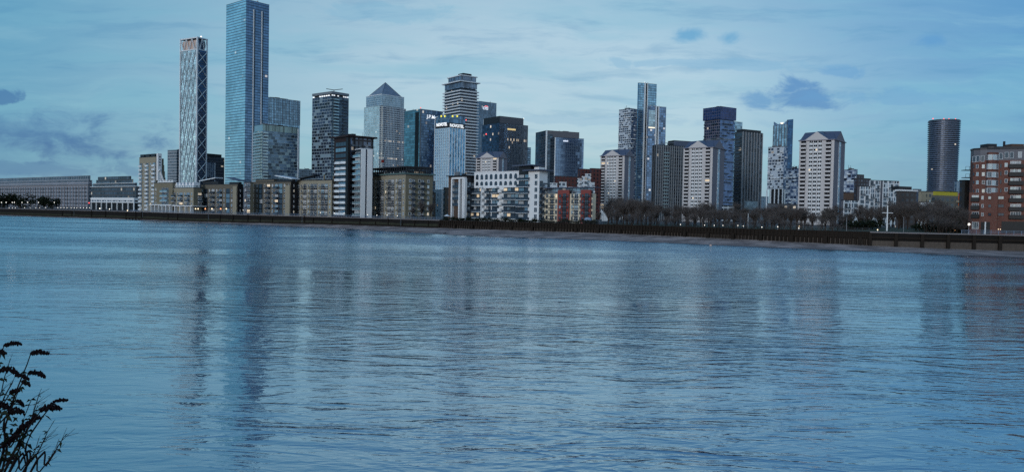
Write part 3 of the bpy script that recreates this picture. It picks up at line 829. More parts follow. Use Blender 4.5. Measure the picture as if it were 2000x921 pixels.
# -- pyramid tower
gL = facade('pyramid_left', (.62, .64, .62), (.62, .68, .70), 3.0, 3.9, .12, .36, .7, .2, .03, .3, bands=.06, ls=.6, wallmetal=.6, wr=.3)  # left face's pale reflection is put into these colours
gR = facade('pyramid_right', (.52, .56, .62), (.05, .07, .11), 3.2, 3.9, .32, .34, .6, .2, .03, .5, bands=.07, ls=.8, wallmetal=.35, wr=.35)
gU = facade('pyramid_upper', (.42, .50, .56), (.18, .26, .34), 3.2, 3.9, .25, .2, .6, .2, .0, .3, wallmetal=.35, wr=.35)
b = B('pyramid_tower', 'tall steel grey office tower with a pyramid roof', 710, 743, 791, 1390, 204, 45)
n_ = 4.5
T, U = b.tR, b.tL
zb = b.z(206)
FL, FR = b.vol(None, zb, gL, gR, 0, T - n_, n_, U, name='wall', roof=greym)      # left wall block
FL2, FR2 = b.vol(None, zb - .6, gL, gR, n_, T, 0, U - n_, name='wall', roof=greym)
b.vol(zb + .4, b.z(184), gU, gU, 2.5, T - 2, 2.5, U - 2.5, name='upper_wall', roof=offwhite, cap=1.2)
mb = MB(); p4 = b.rect(6, T - 5, 6, U - 5); ap = b.q(T / 2 + 1, U / 2 + 1); zb2, za = b.z(184) + 1.2, b.z(154)
pym = facade('pyramid_roof_panels', (.14, .17, .20), (.26, .31, .36), 2.5, 2.6, .05, .12, .6, .3, 0, .12)
for k in range(4):
    a_, c_ = p4[k], p4[(k + 1) % 4]; L_ = math.hypot(c_[0] - a_[0], c_[1] - a_[1])
    mb.face([(a_[0], a_[1], zb2), (c_[0], c_[1], zb2), (ap[0], ap[1], za)], pym, [(0, 0), (L_, 0), (L_ / 2, za - zb2)])
put(mb, 'pyramid_roof', b.root); mb = MB()
for k in range(4): mb.tube([(p4[k][0], p4[k][1], zb2), (ap[0], ap[1], za)], .5, greym, 4)
put(mb, 'ridge', b.root); beacon(b, T - 1, 1, b.z(226), lampr, 1.6)
b.fins(FR2, 14, .5, .5, greym); 

# -- bank tower with lit name
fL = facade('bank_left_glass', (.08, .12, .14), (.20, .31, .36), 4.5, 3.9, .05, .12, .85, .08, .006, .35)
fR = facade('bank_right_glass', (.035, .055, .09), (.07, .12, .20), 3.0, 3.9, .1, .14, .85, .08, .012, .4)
b = B('bank_tower', 'square dark glass bank tower with its lit white name on the upper right face', 789, 820, 864, 1130, 213, 42)
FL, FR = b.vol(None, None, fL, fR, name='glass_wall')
b.strip(FL, FL.s_at(810, 300), FL.s_at(817, 300), 5, b.top - 4, blackm, 'recess_strip', .004, .2)
b.strip(FR, 0, 1.2, 5, b.top, greym, 'corner_fin'); b.strip(FL, FL.L - 1.2, FL.L, 5, b.top, greym, 'corner_fin')
text('J.P.Morgan', FR, 833.5, 230.5, 7.2, signw, b.root, offset=.12); beacon(b, 0, 0, b.top, lampr, 1.2)

# -- pale blue hotel
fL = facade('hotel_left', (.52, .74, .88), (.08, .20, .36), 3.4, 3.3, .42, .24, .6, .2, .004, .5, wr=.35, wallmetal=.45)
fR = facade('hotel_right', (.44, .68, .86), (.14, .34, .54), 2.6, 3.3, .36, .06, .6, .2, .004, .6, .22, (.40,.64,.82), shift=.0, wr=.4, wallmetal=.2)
b = B('hotel_tower', 'pale blue striped hotel tower with two white NOVOTEL signs under a yellow lit roof terrace', 849, 877, 908, 900, 222, 45, cat='hotel')
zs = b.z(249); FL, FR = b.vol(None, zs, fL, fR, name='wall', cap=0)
b.vol(zs, b.z(239), darkm, r0=.4, r1=b.tR - .4, l0=.4, l1=b.tL - .4, name='sign_band', cap=0)
gt = facade('hotel_top_glass', (.10, .16, .22), (.12, .20, .30), 2.2, 9, .16, .1, .7, .15, 0, .6)
b.vol(b.z(239), b.z(224), gt, gt, .4, b.tR - .4, .4, b.tL - .4, 'roof_screen', cap=0)
b.fins(FL, 8, .4, .7, offwhite); b.fins(FR, 6, .4, .7, offwhite)
for fc, pa, pb in ((FL, 852.5, 873.5), (FR, 878.5, 906)):
    s0, s1 = fc.s_at(pa, 244), fc.s_at(pb, 244); W_ = abs(s1 - s0)
    t_ = text('NOVOTEL', fc, pa, 247.3, 5.2, signw, b.root, d0=.2, offset=.14)
    wd = max(v.co.x for v in t_.data.vertices); t_.scale = (W_ / wd, 1, 1)
mb = MB()
for fc, pp in ((FL, (862, 869)), (FR, (884, 893))):
    for x in pp:
        t_, z_ = fc.plane(x, 227); mb.fbox(fc, t_ - .8, t_ + .8, -.2, .5, z_ - 1.0, z_ + 1.0, yellowl)
put(mb, 'terrace_light', b.root)
mb = MB(); t_, z_ = FL.plane(851, 232)
mb.tube([FL.p(-.3, .3, 5), FL.p(-.3, .3, z_ - 3), FL.p(.8, .3, z_ + 1), FL.p(5, .3, z_ + 2)], .5, offwhite); put(mb, 'edge_trim', b.root)

# -- tower of projecting white floor slabs
gS = facade('slab_tower_glass', (.03, .035, .05), (.035, .05, .08), 3, 3.8, .12, .1, .6, .15, .012, .6)
gT = facade('slab_tower_top', (.12, .15, .20), (.12, .17, .25), 2.4, 9, .25, .05, .6, .2, .0, .6)
b = B('apartment_tower', 'tall tower of dark glass between jutting white floor slabs with two stepped top storeys', 865, 898, 932, 1000, 158, 37)
z1 = b.z(172)
b.vol(None, z1, gS, gS, 1, b.tR - 1, 1, b.tL - 1, name='glass_wall', cap=0)
b.slabs(11, z1, 3.85, 1.35, 1.1, offwhite)
b.vol(z1 + 1, b.z(159), gT, gT, 1, b.tR - 1, 1, b.tL - 1, name='upper_glass', cap=0)
b.slabs(b.z(159), b.z(159), 9, 1.2, 2.2, offwhite, name='roof_canopy')
zz = b.z(157); b.vol(zz, b.z(147), gT, gT, 2, b.tR - 2, 2, b.tL - 8, name='upper_glass', cap=0)
b.slabs(b.z(147), b.z(147), 9, 1.2, 1.4, offwhite, r0=2, r1=b.tR - 2, l0=2, l1=b.tL - 8, name='roof_canopy')
roof_box(b, b.z(147) + 1.2, 3, 6, b.tR - 8, 4, 16)
beacon(b, b.tR * .3, -1.6, b.z(236), lampr, 1.0)

# -- citi tower
f = facade('steel_office_glass', (.14, .19, .25), (.08, .13, .20), 3.2, 4, .28, .12, .7, .15, .01, .4, wallmetal=.3)
b = B('office_tower', 'far grey office tower with a small citi sign behind the white slab tower', 915, 936, 968, 1500, 198, 37)
FL, FR = b.vol(None, None, f, name='glass_wall')
text('citi', FR, 942.5, 213.5, 11, signc, b.root, offset=.15)
ta, za_ = FR.plane(946, 206.5); tb, zb_ = FR.plane(953, 206.5)
mb = MB(); mb.tube([FR.p(ta + (tb - ta) * k / 6, .5, za_ - 2 + math.sin(math.pi * k / 6) * 2.0) for k in range(7)], .35, lampr, 5); put(mb, 'sign_arc', b.root)
b.strip(FR, 8, 22, b.top - 48, b.top - 34, offwhite, 'pale_louvre', .004, .12)

# -- dark bank tower with gold sign
fL = facade('dark_bank_left', (.025, .035, .06), (.05, .075, .13), 3, 3.9, .08, .12, .8, .1, .02, .5, ls=1.1)
fR = facade('dark_bank_right', (.13, .14, .16), (.07, .09, .13), 2.8, 3.9, .36, .1, .7, .15, .012, .4, bands=.05)
b = B('office_tower', 'bulky dark office tower with a set back top storey and a small gold sign', 940.5, 974, 1030, 1150, 240, 36)
FL, FR = b.vol(None, None, fL, fR, name='wall')
b.strip(FR, 0, FR.s_at(984, 300), 5, b.top, facade('dark_corner', (.03, .04, .06), (.045, .06, .09), 2.2, 3.9, .1, .12, .6, .3, .0, .3), 'corner_bay', .004, .4)
b.vol(b.top + .4, b.z(226.5), darkm, lilac, 1.5, b.r(1022), 1.5, b.tL - 1.5, name='upper_wall')
mb = MB(); x = FR.s_at(991, 254)
for k in range(8):
    ww = R_.uniform(1.0, 1.7); z_ = FR.plane(1000, 254.5)[1]; mb.fbox(FR, x, x + ww, .5, .7, z_, z_ + 2.4, signg); x += ww + .6
put(mb, 'sign', b.root); beacon(b, b.r(1022), 1, b.z(228), lampw, .9)
mb = MB(); t_, z_ = FL.plane(950, 262); mb.fbox(FL, t_ - 1, t_ + 1, .2, .6, z_ - 1, z_ + 1, lampr); put(mb, 'beacon', b.root)
f = facade('sliver_glass', (.10, .15, .2), (.12, .2, .3), 3, 3.6, .1, .3, .7, .15, .01)
b = B('office_block', 'slim blue block peeping out right of the dark office tower with the gold sign', 1018, 1030, 1036, 1250, 288, 36); b.vol(None, None, f, name='wall')

# -- grey blue office pair
fL = facade('grey_office_left', (.04, .055, .08), (.05, .08, .12), 3.4, 3.9, .1, .2, .8, .1, .008, .5)
fR = facade('grey_office_front', (.07, .10, .15), (.15, .23, .37), 3.0, 3.9, .12, .10, .85, .1, .003, .2)
b = B('office_block', 'wide blue grey glass office block with a lower projecting front slab and pale vertical edges', 1045, 1066, 1130, 1000, 255, 22)
FL, FR = b.vol(None, None, fL, lilac, l0=0, name='wall')
b.strip(FR, 0, 1.2, 5, b.top, offwhite, 'edge_fin'); b.strip(FL, FL.L - 1.4, FL.L, 5, b.top, offwhite, 'edge_fin')
r0, r1 = b.r(1078), b.r(1134.5)
b.vol(None, b.z(268.5, 1078), fL, fR, r0, r1, -7, 0, name='front_wall')
b.vol(None, b.z(262), fL, fL, 1.3, r0, -.6, 0, name='recess_wall', cap=0)
pl = b.rect(r0, r1, -7, 0); fr = Face(pl[0], pl[1], 5, 100); b.strip(fr, 0, 1.2, 5, b.z(268.5), white, 'edge_fin')
text('State', fr, 1099, 278.5, 3.2, signc, b.root, offset=.05) if False else None
mb = MB(); t_, z_ = fr.plane(1100, 276.5)
for k in range(6): mb.fbox(fr, t_ + k * 1.2, t_ + k * 1.2 + .8, .2, .4, z_, z_ + 1.6 + (k % 3) * .2, signc)
put(mb, 'sign', b.root)

# -- dark red flats
fr_ = facade('maroon_flats', (.075, .018, .016), (.03, .03, .04), 3.2, 3, .55, .45, .5, .2, .012, .5)
fb_ = facade('maroon_flats_side', (.045, .016, .018), (.03, .04, .07), 3, 3, .5, .4, .5, .2, .02, .5)
for i, (L, C, R, D, top, lab) in enumerate(((1128, 1133, 1153, 640, 330, 'dark red brick block left of the pale tower with the gabled roof'),
                             (1151, 1155, 1174, 625, 329, 'dark red brick block touching the pale gabled tower'),
                             (1082, 1085, 1130, 600, 344, 'low dark red brick flats at the foot of the blue grey office'))):
    b = B('brick_flats', lab, L, C, R, D, top, 25, group=None); b.vol(None, None, fb_, fr_)
# -- little white stepped blocks over the cream and red terrace
fw = facade('white_stepped', (.50, .53, .58), (.05, .07, .10), 3.0, 2.8, .35, .45, .5, .2, .03, .5)
for i, (L, C, R, D, top, lab) in enumerate(((1136, 1139, 1146, 520, 345, 'small white stair tower of punched windows right of the dark red flats'),
                             (1143, 1145, 1153, 524, 340, 'narrow white stepped block with banded balconies beside the dark red block'),
                             (1150, 1153, 1161, 500, 357, 'small white block of chequered windows left of the pale gabled tower'),
                             (1128, 1130, 1137, 530, 349, 'narrow bluish white end wall above the red terrace'),
                             (1075, 1077, 1088, 470, 358, 'white stepped penthouse left of the low dark red flats'),
                             (1093, 1095, 1106, 480, 356, 'white stepped penthouse right of centre above the red terrace roof'),
                             (1111, 1113, 1127, 470, 366, 'long low white penthouse above the middle of the cream and red terrace'))):
    b = B('white_block', lab, L, C, R, D, top, 25); FL, FR = b.vol(None, None, fw, roof=white, name='wall')
    z = b.top - 3
    for k in range(4):
        b.add('balcony', p_balcony(round(FR.L * .9, 1), 1.0, .9, white, white), FR, FR.L / 2, z); z -= 3
    b.flush()

# ================================================================== pale towers with gabled roofs
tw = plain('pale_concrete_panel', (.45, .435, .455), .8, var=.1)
tside = plain('shade_toned_panel', (.20, .195, .235), .8, var=.1)  # darker copy of the pale panel with side-wall shade in its colour
glass_st = facade('stair_glass', (.45, .5, .56), (.40, .5, .58), 1.6, 1.4, .12, .3, .3, .3, .1, .5, litcol=(.8, .9, 1), ls=.3)
def gable_tower(label, L, C, R, D, eave, apex, nf, rows_from=7.5):
    b = B('gabled_tower', label, L, C, R, D, eave, 52, cat='tower block')
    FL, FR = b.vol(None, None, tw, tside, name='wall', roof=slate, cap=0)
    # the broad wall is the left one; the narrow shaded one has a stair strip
    fh = (b.top - 8) / nf
    Lw = FL.L
    for j in range(nf):
        z = b.top - fh * (j + 1) + .5
        for k, xx in enumerate((.34, .47, .60) if True else ()):
            for dx in (-.028, .028):
                pn = pane_l if R_.random() < .015 else recess_shade
                b.add('window', p_window(1.35, 1.5, pn, white, .16), FL, Lw * (xx + dx), z + .55)
            b.add('spandrel', p_balcony(round(Lw * .075, 2), .12, .62, white, white), FL, Lw * xx, z - .15)
        for side, xx in ((0, .12), (1, .84)):
            pn = pane_l if R_.random() < .03 else recess_shade
            b.add('window', p_window(round(Lw * .15, 2), 1.55, pn, recess_shade, .06), FL, Lw * xx, z + .55)  # flat dark panel, the balcony opening's shade put into its colour
            b.add('balcony', p_balcony(round(Lw * .17, 2), 1.1, .95, tw, tw), FL, Lw * xx, z - .3)
    s0 = FR.L * .42; b.strip(FR, s0, s0 + FR.L * .16, 6, b.top - .3, glass_st, 'stair_window', .004, .25)
    b.flush()
    b.slabs(b.top, b.top, 9, .45, .7, tside, name='eaves')
    # hipped roof with a gable over the broad wall and one over the side
    z0, z1 = b.top + .45, zat(C, apex, D); mb = MB(); g = .4
    T, U = b.tR, b.tL
    P = lambda r, l, z: b.q(r, l) + (z,)
    ca, cb = T / 2, U / 2
    # main ridge along the broad side, ends pitched
    e = [P(-g, -g, z0), P(T + g, -g, z0), P(T + g, U + g, z0), P(-g, U + g, z0)]
    rA, rB = P(ca, U * .18, z1 - .6), P(ca, U * .82, z1 - .6)
    mb.face([e[3], e[0], rA, rB], slate); mb.face([e[1], e[2], rB, rA], slate)
    mb.face([e[0], e[1], rA], slate); mb.face([e[2], e[3], rB], slate); mb.face([e[3], e[2], e[1], e[0]], slate)
    put(mb, 'roof', b.root)
    mb = MB()
    for sgn in (0, 1):
        r_ = -g - .1 if sgn == 0 else T + g + .1
        a_, c_, pk, bk = P(r_, U * .16, z0 + .02), P(r_, U * .84, z0 + .02), P(r_, cb, z1 - 1.4), P(ca, cb, z1)
        if sgn == 0: mb.face([c_, a_, pk], tw)
        else: mb.face([a_, c_, pk], tw)
        mb.face([a_, bk, pk], slate); mb.face([pk, bk, c_], slate)
    for sgn in (0, 1):
        l_ = -g - .1 if sgn == 0 else U + g + .1
        a_, c_, pk, bk = P(T * .08, l_, z0 + .02), P(T * .92, l_, z0 + .02), P(ca, l_, z1 - .5), P(ca, cb, z1 - .1)
        if sgn == 0: mb.face([a_, c_, pk], tside)
        else: mb.face([c_, a_, pk], tside)
        mb.face([a_, pk, bk], slate); mb.face([pk, c_, bk], slate)
    put(mb, 'gable', b.root)
    return b
gable_tower('pale concrete tower block with gabled slate roof peeping over the white riverside flats', 929, 973, 990, 724, 308, 294, 20)
gable_tower('pale concrete gabled tower block standing alone left of the twin blue towers', 1172, 1219, 1238, 668, 304, 289, 20)
gable_tower('pale concrete gabled tower block left of the navy capped tower behind bare trees', 1334, 1391, 1414, 572, 288, 270, 20)
gable_tower('largest and nearest pale concrete gabled tower block on the right', 1560, 1628, 1649, 495, 273, 251, 20)

# ================================================================== right hand skyline
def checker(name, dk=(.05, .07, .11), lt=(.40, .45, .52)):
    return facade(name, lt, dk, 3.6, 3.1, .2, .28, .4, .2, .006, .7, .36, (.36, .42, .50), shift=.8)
ck = checker('chequer_balconies'); ck2 = checker('chequer_shaded', (.04, .06, .12), (.16, .21, .31))  # second copy has the shaded side's tone put into its colours
def extra_balc(b, FL, FR, fh, prob, m, rail, w_=3.4, d_=1.6, z1=None, zlo=12):
    z = zlo
    while z < (z1 or b.top - 3):
        for fc in (FL, FR):
            n = max(1, int(fc.L / (w_ * 1.15)))
            for i in range(n):
                if R_.random() < prob: b.add('balcony', p_balcony(w_, d_, 1.1, m, rail), fc, (i + .5) * fc.L / n, z)
        z += fh
    b.flush()
b = B('apartment_tower', 'white tower of chequered balconies left of the tall blue twin towers', 1207, 1231, 1246, 1100, 212, 40)
FL, FR = b.vol(None, None, ck, ck2); extra_balc(b, FL, FR, 6.2, .5, offwhite, offwhite, 3.6, 1.5)
f1 = facade('twin_glass', (.09, .14, .19), (.18, .33, .47), 3, 3.3, .1, .22, .85, .1, .004, .3)
f2 = facade('twin_glass_low', (.13, .17, .24), (.12, .20, .34), 3.4, 3.3, .14, .22, .8, .12, .03, .6)
b = B('glass_tower', 'tallest blue glass tower on the right with a white lined slot down its face', 1243, 1245, 1280, 1090, 162, 20)
FL, FR = b.vol(None, None, f1, f1, name='glass_wall')
for pa, pb, m_ in ((1256.5, 1259, offwhite), (1259, 1262, blackm), (1262, 1263.5, offwhite)):
    b.strip(FR, FR.s_at(pa, 250), FR.s_at(pb, 250), 5, b.top + (1.5 if m_ is not blackm else 0), m_, 'vertical_fin' if m_ is not blackm else 'slot', .004, .9 if m_ is not blackm else .3)
beacon(b, b.r(1257), 1, b.top, lampw, .8)
b = B('glass_tower', 'lower blue glass twin tower with a lit floor and white lined slot', 1262.5, 1264, 1299, 1070, 207, 20)
FL, FR = b.vol(None, None, f2, f2, name='glass_wall')
for pa, pb, m_ in ((1279.5, 1282, offwhite), (1282, 1284.5, blackm), (1284.5, 1286.5, offwhite)):
    b.strip(FR, FR.s_at(pa, 250), FR.s_at(pb, 250), 5, b.top + (1.0 if m_ is not blackm else 0), m_, 'vertical_fin' if m_ is not blackm else 'slot', .004, .9 if m_ is not blackm else .3)
b.strip(FR, 1, FR.s_at(1279, 250), b.z(250), b.z(247.5), plain('lit_floor', (1, .9, .7), emit=(1, .88, .66), es=.7), 'lit_floor', .004, .2)
b.strip(FR, 1, FR.s_at(1279, 250), b.z(246), b.z(215), facade('upper_reflection_tone', (.3, .36, .42), (.3, .42, .5), 3.4, 3.3, .1, .2, .8, .12, 0, .4), 'upper_reflection', .004, .15)  # pale sheet with the upper face's lighter reflection put into its colour

fd = facade('finned_dark', (.10, .12, .14), (.03, .045, .07), 3, 3.1, .14, .26, .6, .2, .01, .7)
b = B('apartment_tower', 'dark finned apartment tower with a small roof crane between two gabled towers', 1274, 1281, 1337, 700, 283, 22)
FL, FR = b.vol(None, None, blackm, fd); b.fins(FR, 13, .5, .8, plain('fin_grey', (.20, .22, .25), .6, .1, var=.15)); b.fins(FL, 2, .5, .6, greym)
b.vol(b.top + .4, b.z(271), darkm, slate, b.r(1322), b.r(1360), 6, 16, 'plant_room')
mb = MB(); q = b.q(b.r(1306), 3); mb.tube([(q[0], q[1], b.top), (q[0], q[1], b.top + 2.4)], .3, greym); mb.tube([(q[0] - 6, q[1], b.top + 2.3), (q[0] + 7, q[1], b.top + 3)], .3, greym); put(mb, 'roof_crane', b.root)
z = 10
while z < b.top - 4: b.add('balcony', p_balcony(5.5, 1.3, 1.1, greym, railp), FR, FR.s_at(1300, 350), z); z += 3.1
b.flush()

f1 = facade('navy_top', (.06, .065, .12), (.035, .055, .14), 3.2, 3.2, .14, .16, .75, .12, .01, .3)
f2 = facade('navy_left', (.10, .10, .14), (.02, .03, .07), 2.8, 3.2, .24, .3, .6, .2, .006, .5)
f3 = facade('navy_right', (.16, .22, .32), (.07, .12, .24), 3.4, 3.2, .1, .12, .8, .1, .006, .4)
b = B('apartment_tower', 'navy tower with a separate jutting top block above the gabled tower roof', 1371, 1405, 1436, 850, 208, 33)
T, U = b.tR, b.tL; z1 = b.z(233)
b.vol(None, z1, f2, f3, 1.2, T - 1.2, 1.2, U - 1.2, cap=0, name='wall'); b.vol(z1 + .5, None, f1, f1, name='top_block')
FL, FR = Face(b.q(1.2, U - 1.2), b.q(1.2, 1.2), 5, z1), Face(b.q(1.2, 1.2), b.q(T - 1.2, 1.2), 5, z1)
extra_balc(b, FL, FR, 3.2, .35, darkm, railg, 3.2, 1.3, z1 - 2)
b.slabs(b.z(272), b.z(272), 9, 1.2, -.6, greym, name='belt_course'); b.slabs(b.z(350), b.z(350), 9, 1.0, -.6, greym, name='belt_course')
f = facade('pale_sliver', (.18, .26, .34), (.2, .32, .42), 3, 3.4, .1, .2, .8, .1, 0)
b = B('office_block', 'pale glass block showing between the navy tower and the dark ribbed tower', 1430, 1434, 1448, 1050, 238, 25); b.vol(None, None, f, name='glass_wall')

f1 = facade('ribbed_left', (.03, .045, .06), (.04, .06, .08), 3, 3.1, .1, .34, .5, .2, .004, .6)
f2 = facade('ribbed_front', (.06, .075, .09), (.05, .075, .11), 2.6, 3.1, .2, .14, .6, .2, .006, .6)
b = B('apartment_tower', 'dark tower with pale upright ribs and a flat black cap right of the navy tower', 1434, 1449, 1487, 660, 257, 30)
FL, FR = b.vol(None, None, f1, f2); b.fins(FR, 7, .55, .8, plain('fin_grey', (.2, .2, .2))); b.vol(b.top + .4, b.z(252.5), darkm, darkm, .8, b.tR - .8, .8, b.tL - .8, 'cap')
z = 8
while z < b.top - 3: b.add('balcony', p_balcony(round(FL.L * .7, 1), 1.4, 1.0, greym, railg), FL, FL.L * .45, z); z += 3.1
b.flush()

f1 = facade('winged_glass', (.10, .16, .22), (.24, .38, .50), 3.4, 3.4, .12, .1, .85, .1, .004, .5)
f2 = facade('winged_side', (.07, .10, .16), (.12, .18, .28), 3, 3.4, .16, .12, .8, .12, .004, .4)
b = B('glass_tower', 'slim glass tower with an upswept winged roof behind the chequered block', 1509, 1536, 1547, 1000, 243, 38)
FL, FR = b.vol(None, None, f1, f2, name='glass_wall', cap=0)
mb = MB()
prof = [(0, 5), (.25, 1.8), (.5, .9), (.75, 1.8), (1, 6)]
for i in range(4):
    (a, h0), (c, h1) = prof[i], prof[i + 1]
    for l0, l1 in ((-.02, -.02),):
        x0, x1 = FL.L * a, FL.L * c
        B4 = [FL.p(x0, .0, b.top), FL.p(x1, .0, b.top), FL.p(x1, -1, b.top), FL.p(x0, -1, b.top)]
        T4 = [FL.p(x0, .0, b.top + h0), FL.p(x1, .0, b.top + h1), FL.p(x1, -1, b.top + h1), FL.p(x0, -1, b.top + h0)]
        mb.hexa(B4, T4, f2)
put(mb, 'winged_parapet', b.root)
mb = MB(); x0, x1 = 0, FR.L; mb.hexa([FR.p(x0, 0, b.top), FR.p(x1, 0, b.top), FR.p(x1, -1, b.top), FR.p(x0, -1, b.top)], [FR.p(x0, 0, b.top + 6), FR.p(x1, 0, b.top + 8), FR.p(x1, -1, b.top + 8), FR.p(x0, -1, b.top + 6)], f2); put(mb, 'parapet', b.root)
b.fins(FL, 5, .6, .8, greym); mb = MB(); t_, z_ = FL.plane(1526, 240); mb.fbox(FL, t_ - 1.5, t_ + 1.5, -2, -1.1, z_ - 1.2, z_ + .6, lampm); put(mb, 'roof_light', b.root)

b = B('apartment_block', 'chequered block of white framed balconies raised on columns before the winged glass tower', 1499, 1530, 1537, 820, 286, 38)
z1 = b.z(369)
FL, FR = b.vol(z1, None, ck, ck2); b.vol(None, z1, darkm, darkm, 2, b.tR - 1, 2, b.tL - 2, 'lower_wall', cap=0)
b.fins(FL, 4, 1.2, .6, offwhite, 'column', z0=5, z1=z1); b.fins(FR, 2, 1.0, .6, offwhite, 'column', z0=5, z1=z1); extra_balc(b, FL, FR, 3.1, .3, offwhite, offwhite, 3.2, 1.2, zlo=z1 + 2)
b = B('apartment_block', 'lower chequered block squeezed between the columned block and the largest gabled tower', 1535, 1556, 1566, 760, 329, 35)
FL, FR = b.vol(None, None, ck2, ck2); extra_balc(b, FL, FR, 3.1, .3, offwhite, offwhite, 3.0, 1.2)
b = B('apartment_block', 'chequered block just right of the largest gabled tower', 1640, 1668, 1674, 700, 331, 36)
FL, FR = b.vol(b.z(376), None, ck2, ck2); b.vol(None, b.z(376), brown, brown, .5, b.tR - .5, .5, b.tL - .5, 'lower_wall', cap=0); extra_balc(b, FL, FR, 3.1, .3, offwhite, offwhite, 3.0, 1.2, zlo=b.z(376) + 1)
fbk = facade('dark_stepped', (.045, .035, .04), (.08, .1, .14), 3, 3, .5, .5, .4, .3, .01, .5)
b = B('apartment_block', 'dark stepped brick block behind the white framed flats', 1668, 1674, 1700, 640, 348, 25)
b.vol(None, None, fbk); b.vol(b.top, b.top + 3, fbk, fbk, 1, b.r(1689), 2, b.tL - 2, 'upper_wall')
# white framed modern flats
fwf = facade('white_frame_flats', (.46, .51, .57), (.05, .075, .11), 4.2, 3.1, .22, .26, .5, .2, .02, .7, .12, (.40, .46, .52), shift=.5)
for L, C, R, D, top, lab in ((1646, 1648, 1676, 470, 391, 'low white framed flats at the foot of the chequered block'),
                             (1676, 1679, 1699, 500, 364, 'white framed flats of tall open balconies in front of the dark stepped block'),
                             (1694, 1698, 1728, 560, 352, 'grey and white framed flats in the middle of the modern group'),
                             (1720, 1724, 1755, 540, 353, 'rightmost white framed flats of the modern group')):
    b = B('modern_flats', lab, L, C, R, D, top, 22, group=None); FL, FR = b.vol(None, None, lilac, fwf)
    fh = 3.1; nf = int((b.top - 6) / fh); n = max(2, int(FR.L / 4.2))
    for j in range(nf):
        for i in range(n):
            if (i + j) % 3 == 0: b.add('balcony', p_balcony(3.2, 1.2, 1.0, white, railg), FR, (i + .5) * FR.L / n, 6 + j * fh)
    b.flush(); b.fins(FR, n, .4, .5, white)
# mid-rise filler further right
f = facade('brown_flats', (.05, .04, .04), (.05, .06, .08), 3.6, 3, .5, .5, .4, .3, .03, .5)
b = B('brick_flats', 'dark brown flats with a white roof line right of the white framed group', 1752, 1756, 1790, 430, 374, 22); FL, FR = b.vol(None, None, f); b.slabs(b.top + .4, b.top + .4, 9, .8, .5, white, name='roof_edge'); roof_box(b, b.top + 1.2, 2, 4, 14, 4, 9)
b = B('brick_flats', 'narrow slate blue flats between the brown block and the beige block', 1784, 1788, 1799, 440, 370, 22); b.vol(None, None, facade('slate_flats', (.06, .085, .14), (.14, .17, .2), 4, 3, .6, .5, .4, .3, .1, .5))
b = B('brick_flats', 'beige brick flats with one small window left of the yellow roofed block', 1797, 1800, 1826, 420, 374, 22)
FL, FR = b.vol(None, None, beige2); b.cols(FR, 'pnwp', 6, 3, int((b.top - 6) / 3), 1.4, 1.6, darkm); b.flush()
b = B('white_annex', 'low white box frame building in front of the beige brick flats', 1797, 1802, 1825, 390, 395, 22)
FL, FR = b.vol(None, None, white); b.strip(FR, FR.L * .35, FR.L * .95, 6.4, b.top - 1, facade('annex_glass', (.1, .12, .15), (.05, .08, .13), 2, 3, .1, .1, .7, .2, 0), 'glazing', .004, .15)
f = facade('mixed_flats', (.09, .085, .075), (.05, .07, .09), 3.4, 3, .4, .42, .4, .3, .04, .5)
b = B('yellow_topped_flats', 'flats with a bright yellow top storey left of the red brick building', 1822, 1826, 1880, 400, 381, 22, cat='flats')
FL, FR = b.vol(None, None, f, cap=0); b.vol(b.top, b.z(373.5), yellow, yellow, .4, b.r(1872), .5, b.tL - .5, 'yellow_storey')
b.strip(FR, FR.s_at(1872, 380), FR.L, b.top - 9, b.top + 1.5, orange, 'orange_panel', .004, .2)
z = 7
while z < b.top - 2: b.add('balcony', p_balcony(3.2, 1.3, 1.0, beige2, beige2), FR, FR.L - 3, z); z += 3
b.flush()
f = facade('pale_far_office', (.20, .27, .34), (.10, .16, .24), 4, 3.6, .5, .1, .6, .2, 0, .4)
b = B('office_block', 'pale blue far block behind the yellow topped flats right of the round tower', 1864, 1868, 1883, 700, 354, 22); b.vol(None, None, f)
for L, C, R, D, top, lab, f in ((1487, 1489, 1501, 1200, 384, 'tiny far block on the skyline between the ribbed tower and the chequered block', facade('far_a', (.2, .28, .36), (.1, .16, .22), 3, 3, .3, .3, .5, .3, 0)),
                             (1410, 1414, 1436, 560, 402, 'low pale framed block below the navy tower behind bare trees', fwf),
                             (1455, 1458, 1480, 600, 392, 'low glass pavilion at the foot of the dark ribbed tower', facade('pav', (.1, .15, .2), (.2, .3, .38), 3, 3, .2, .2, .7, .2, 0)),
                             (1500, 1503, 1560, 560, 398, 'long low grey roof behind the trees below the chequered blocks', facade('lowg', (.10, .11, .13), (.05, .07, .1), 4, 3, .4, .4, .5, .3, .05))):
    b = B('low_block', lab, L, C, R, D, top, 22, cat='building'); b.vol(None, None, f)

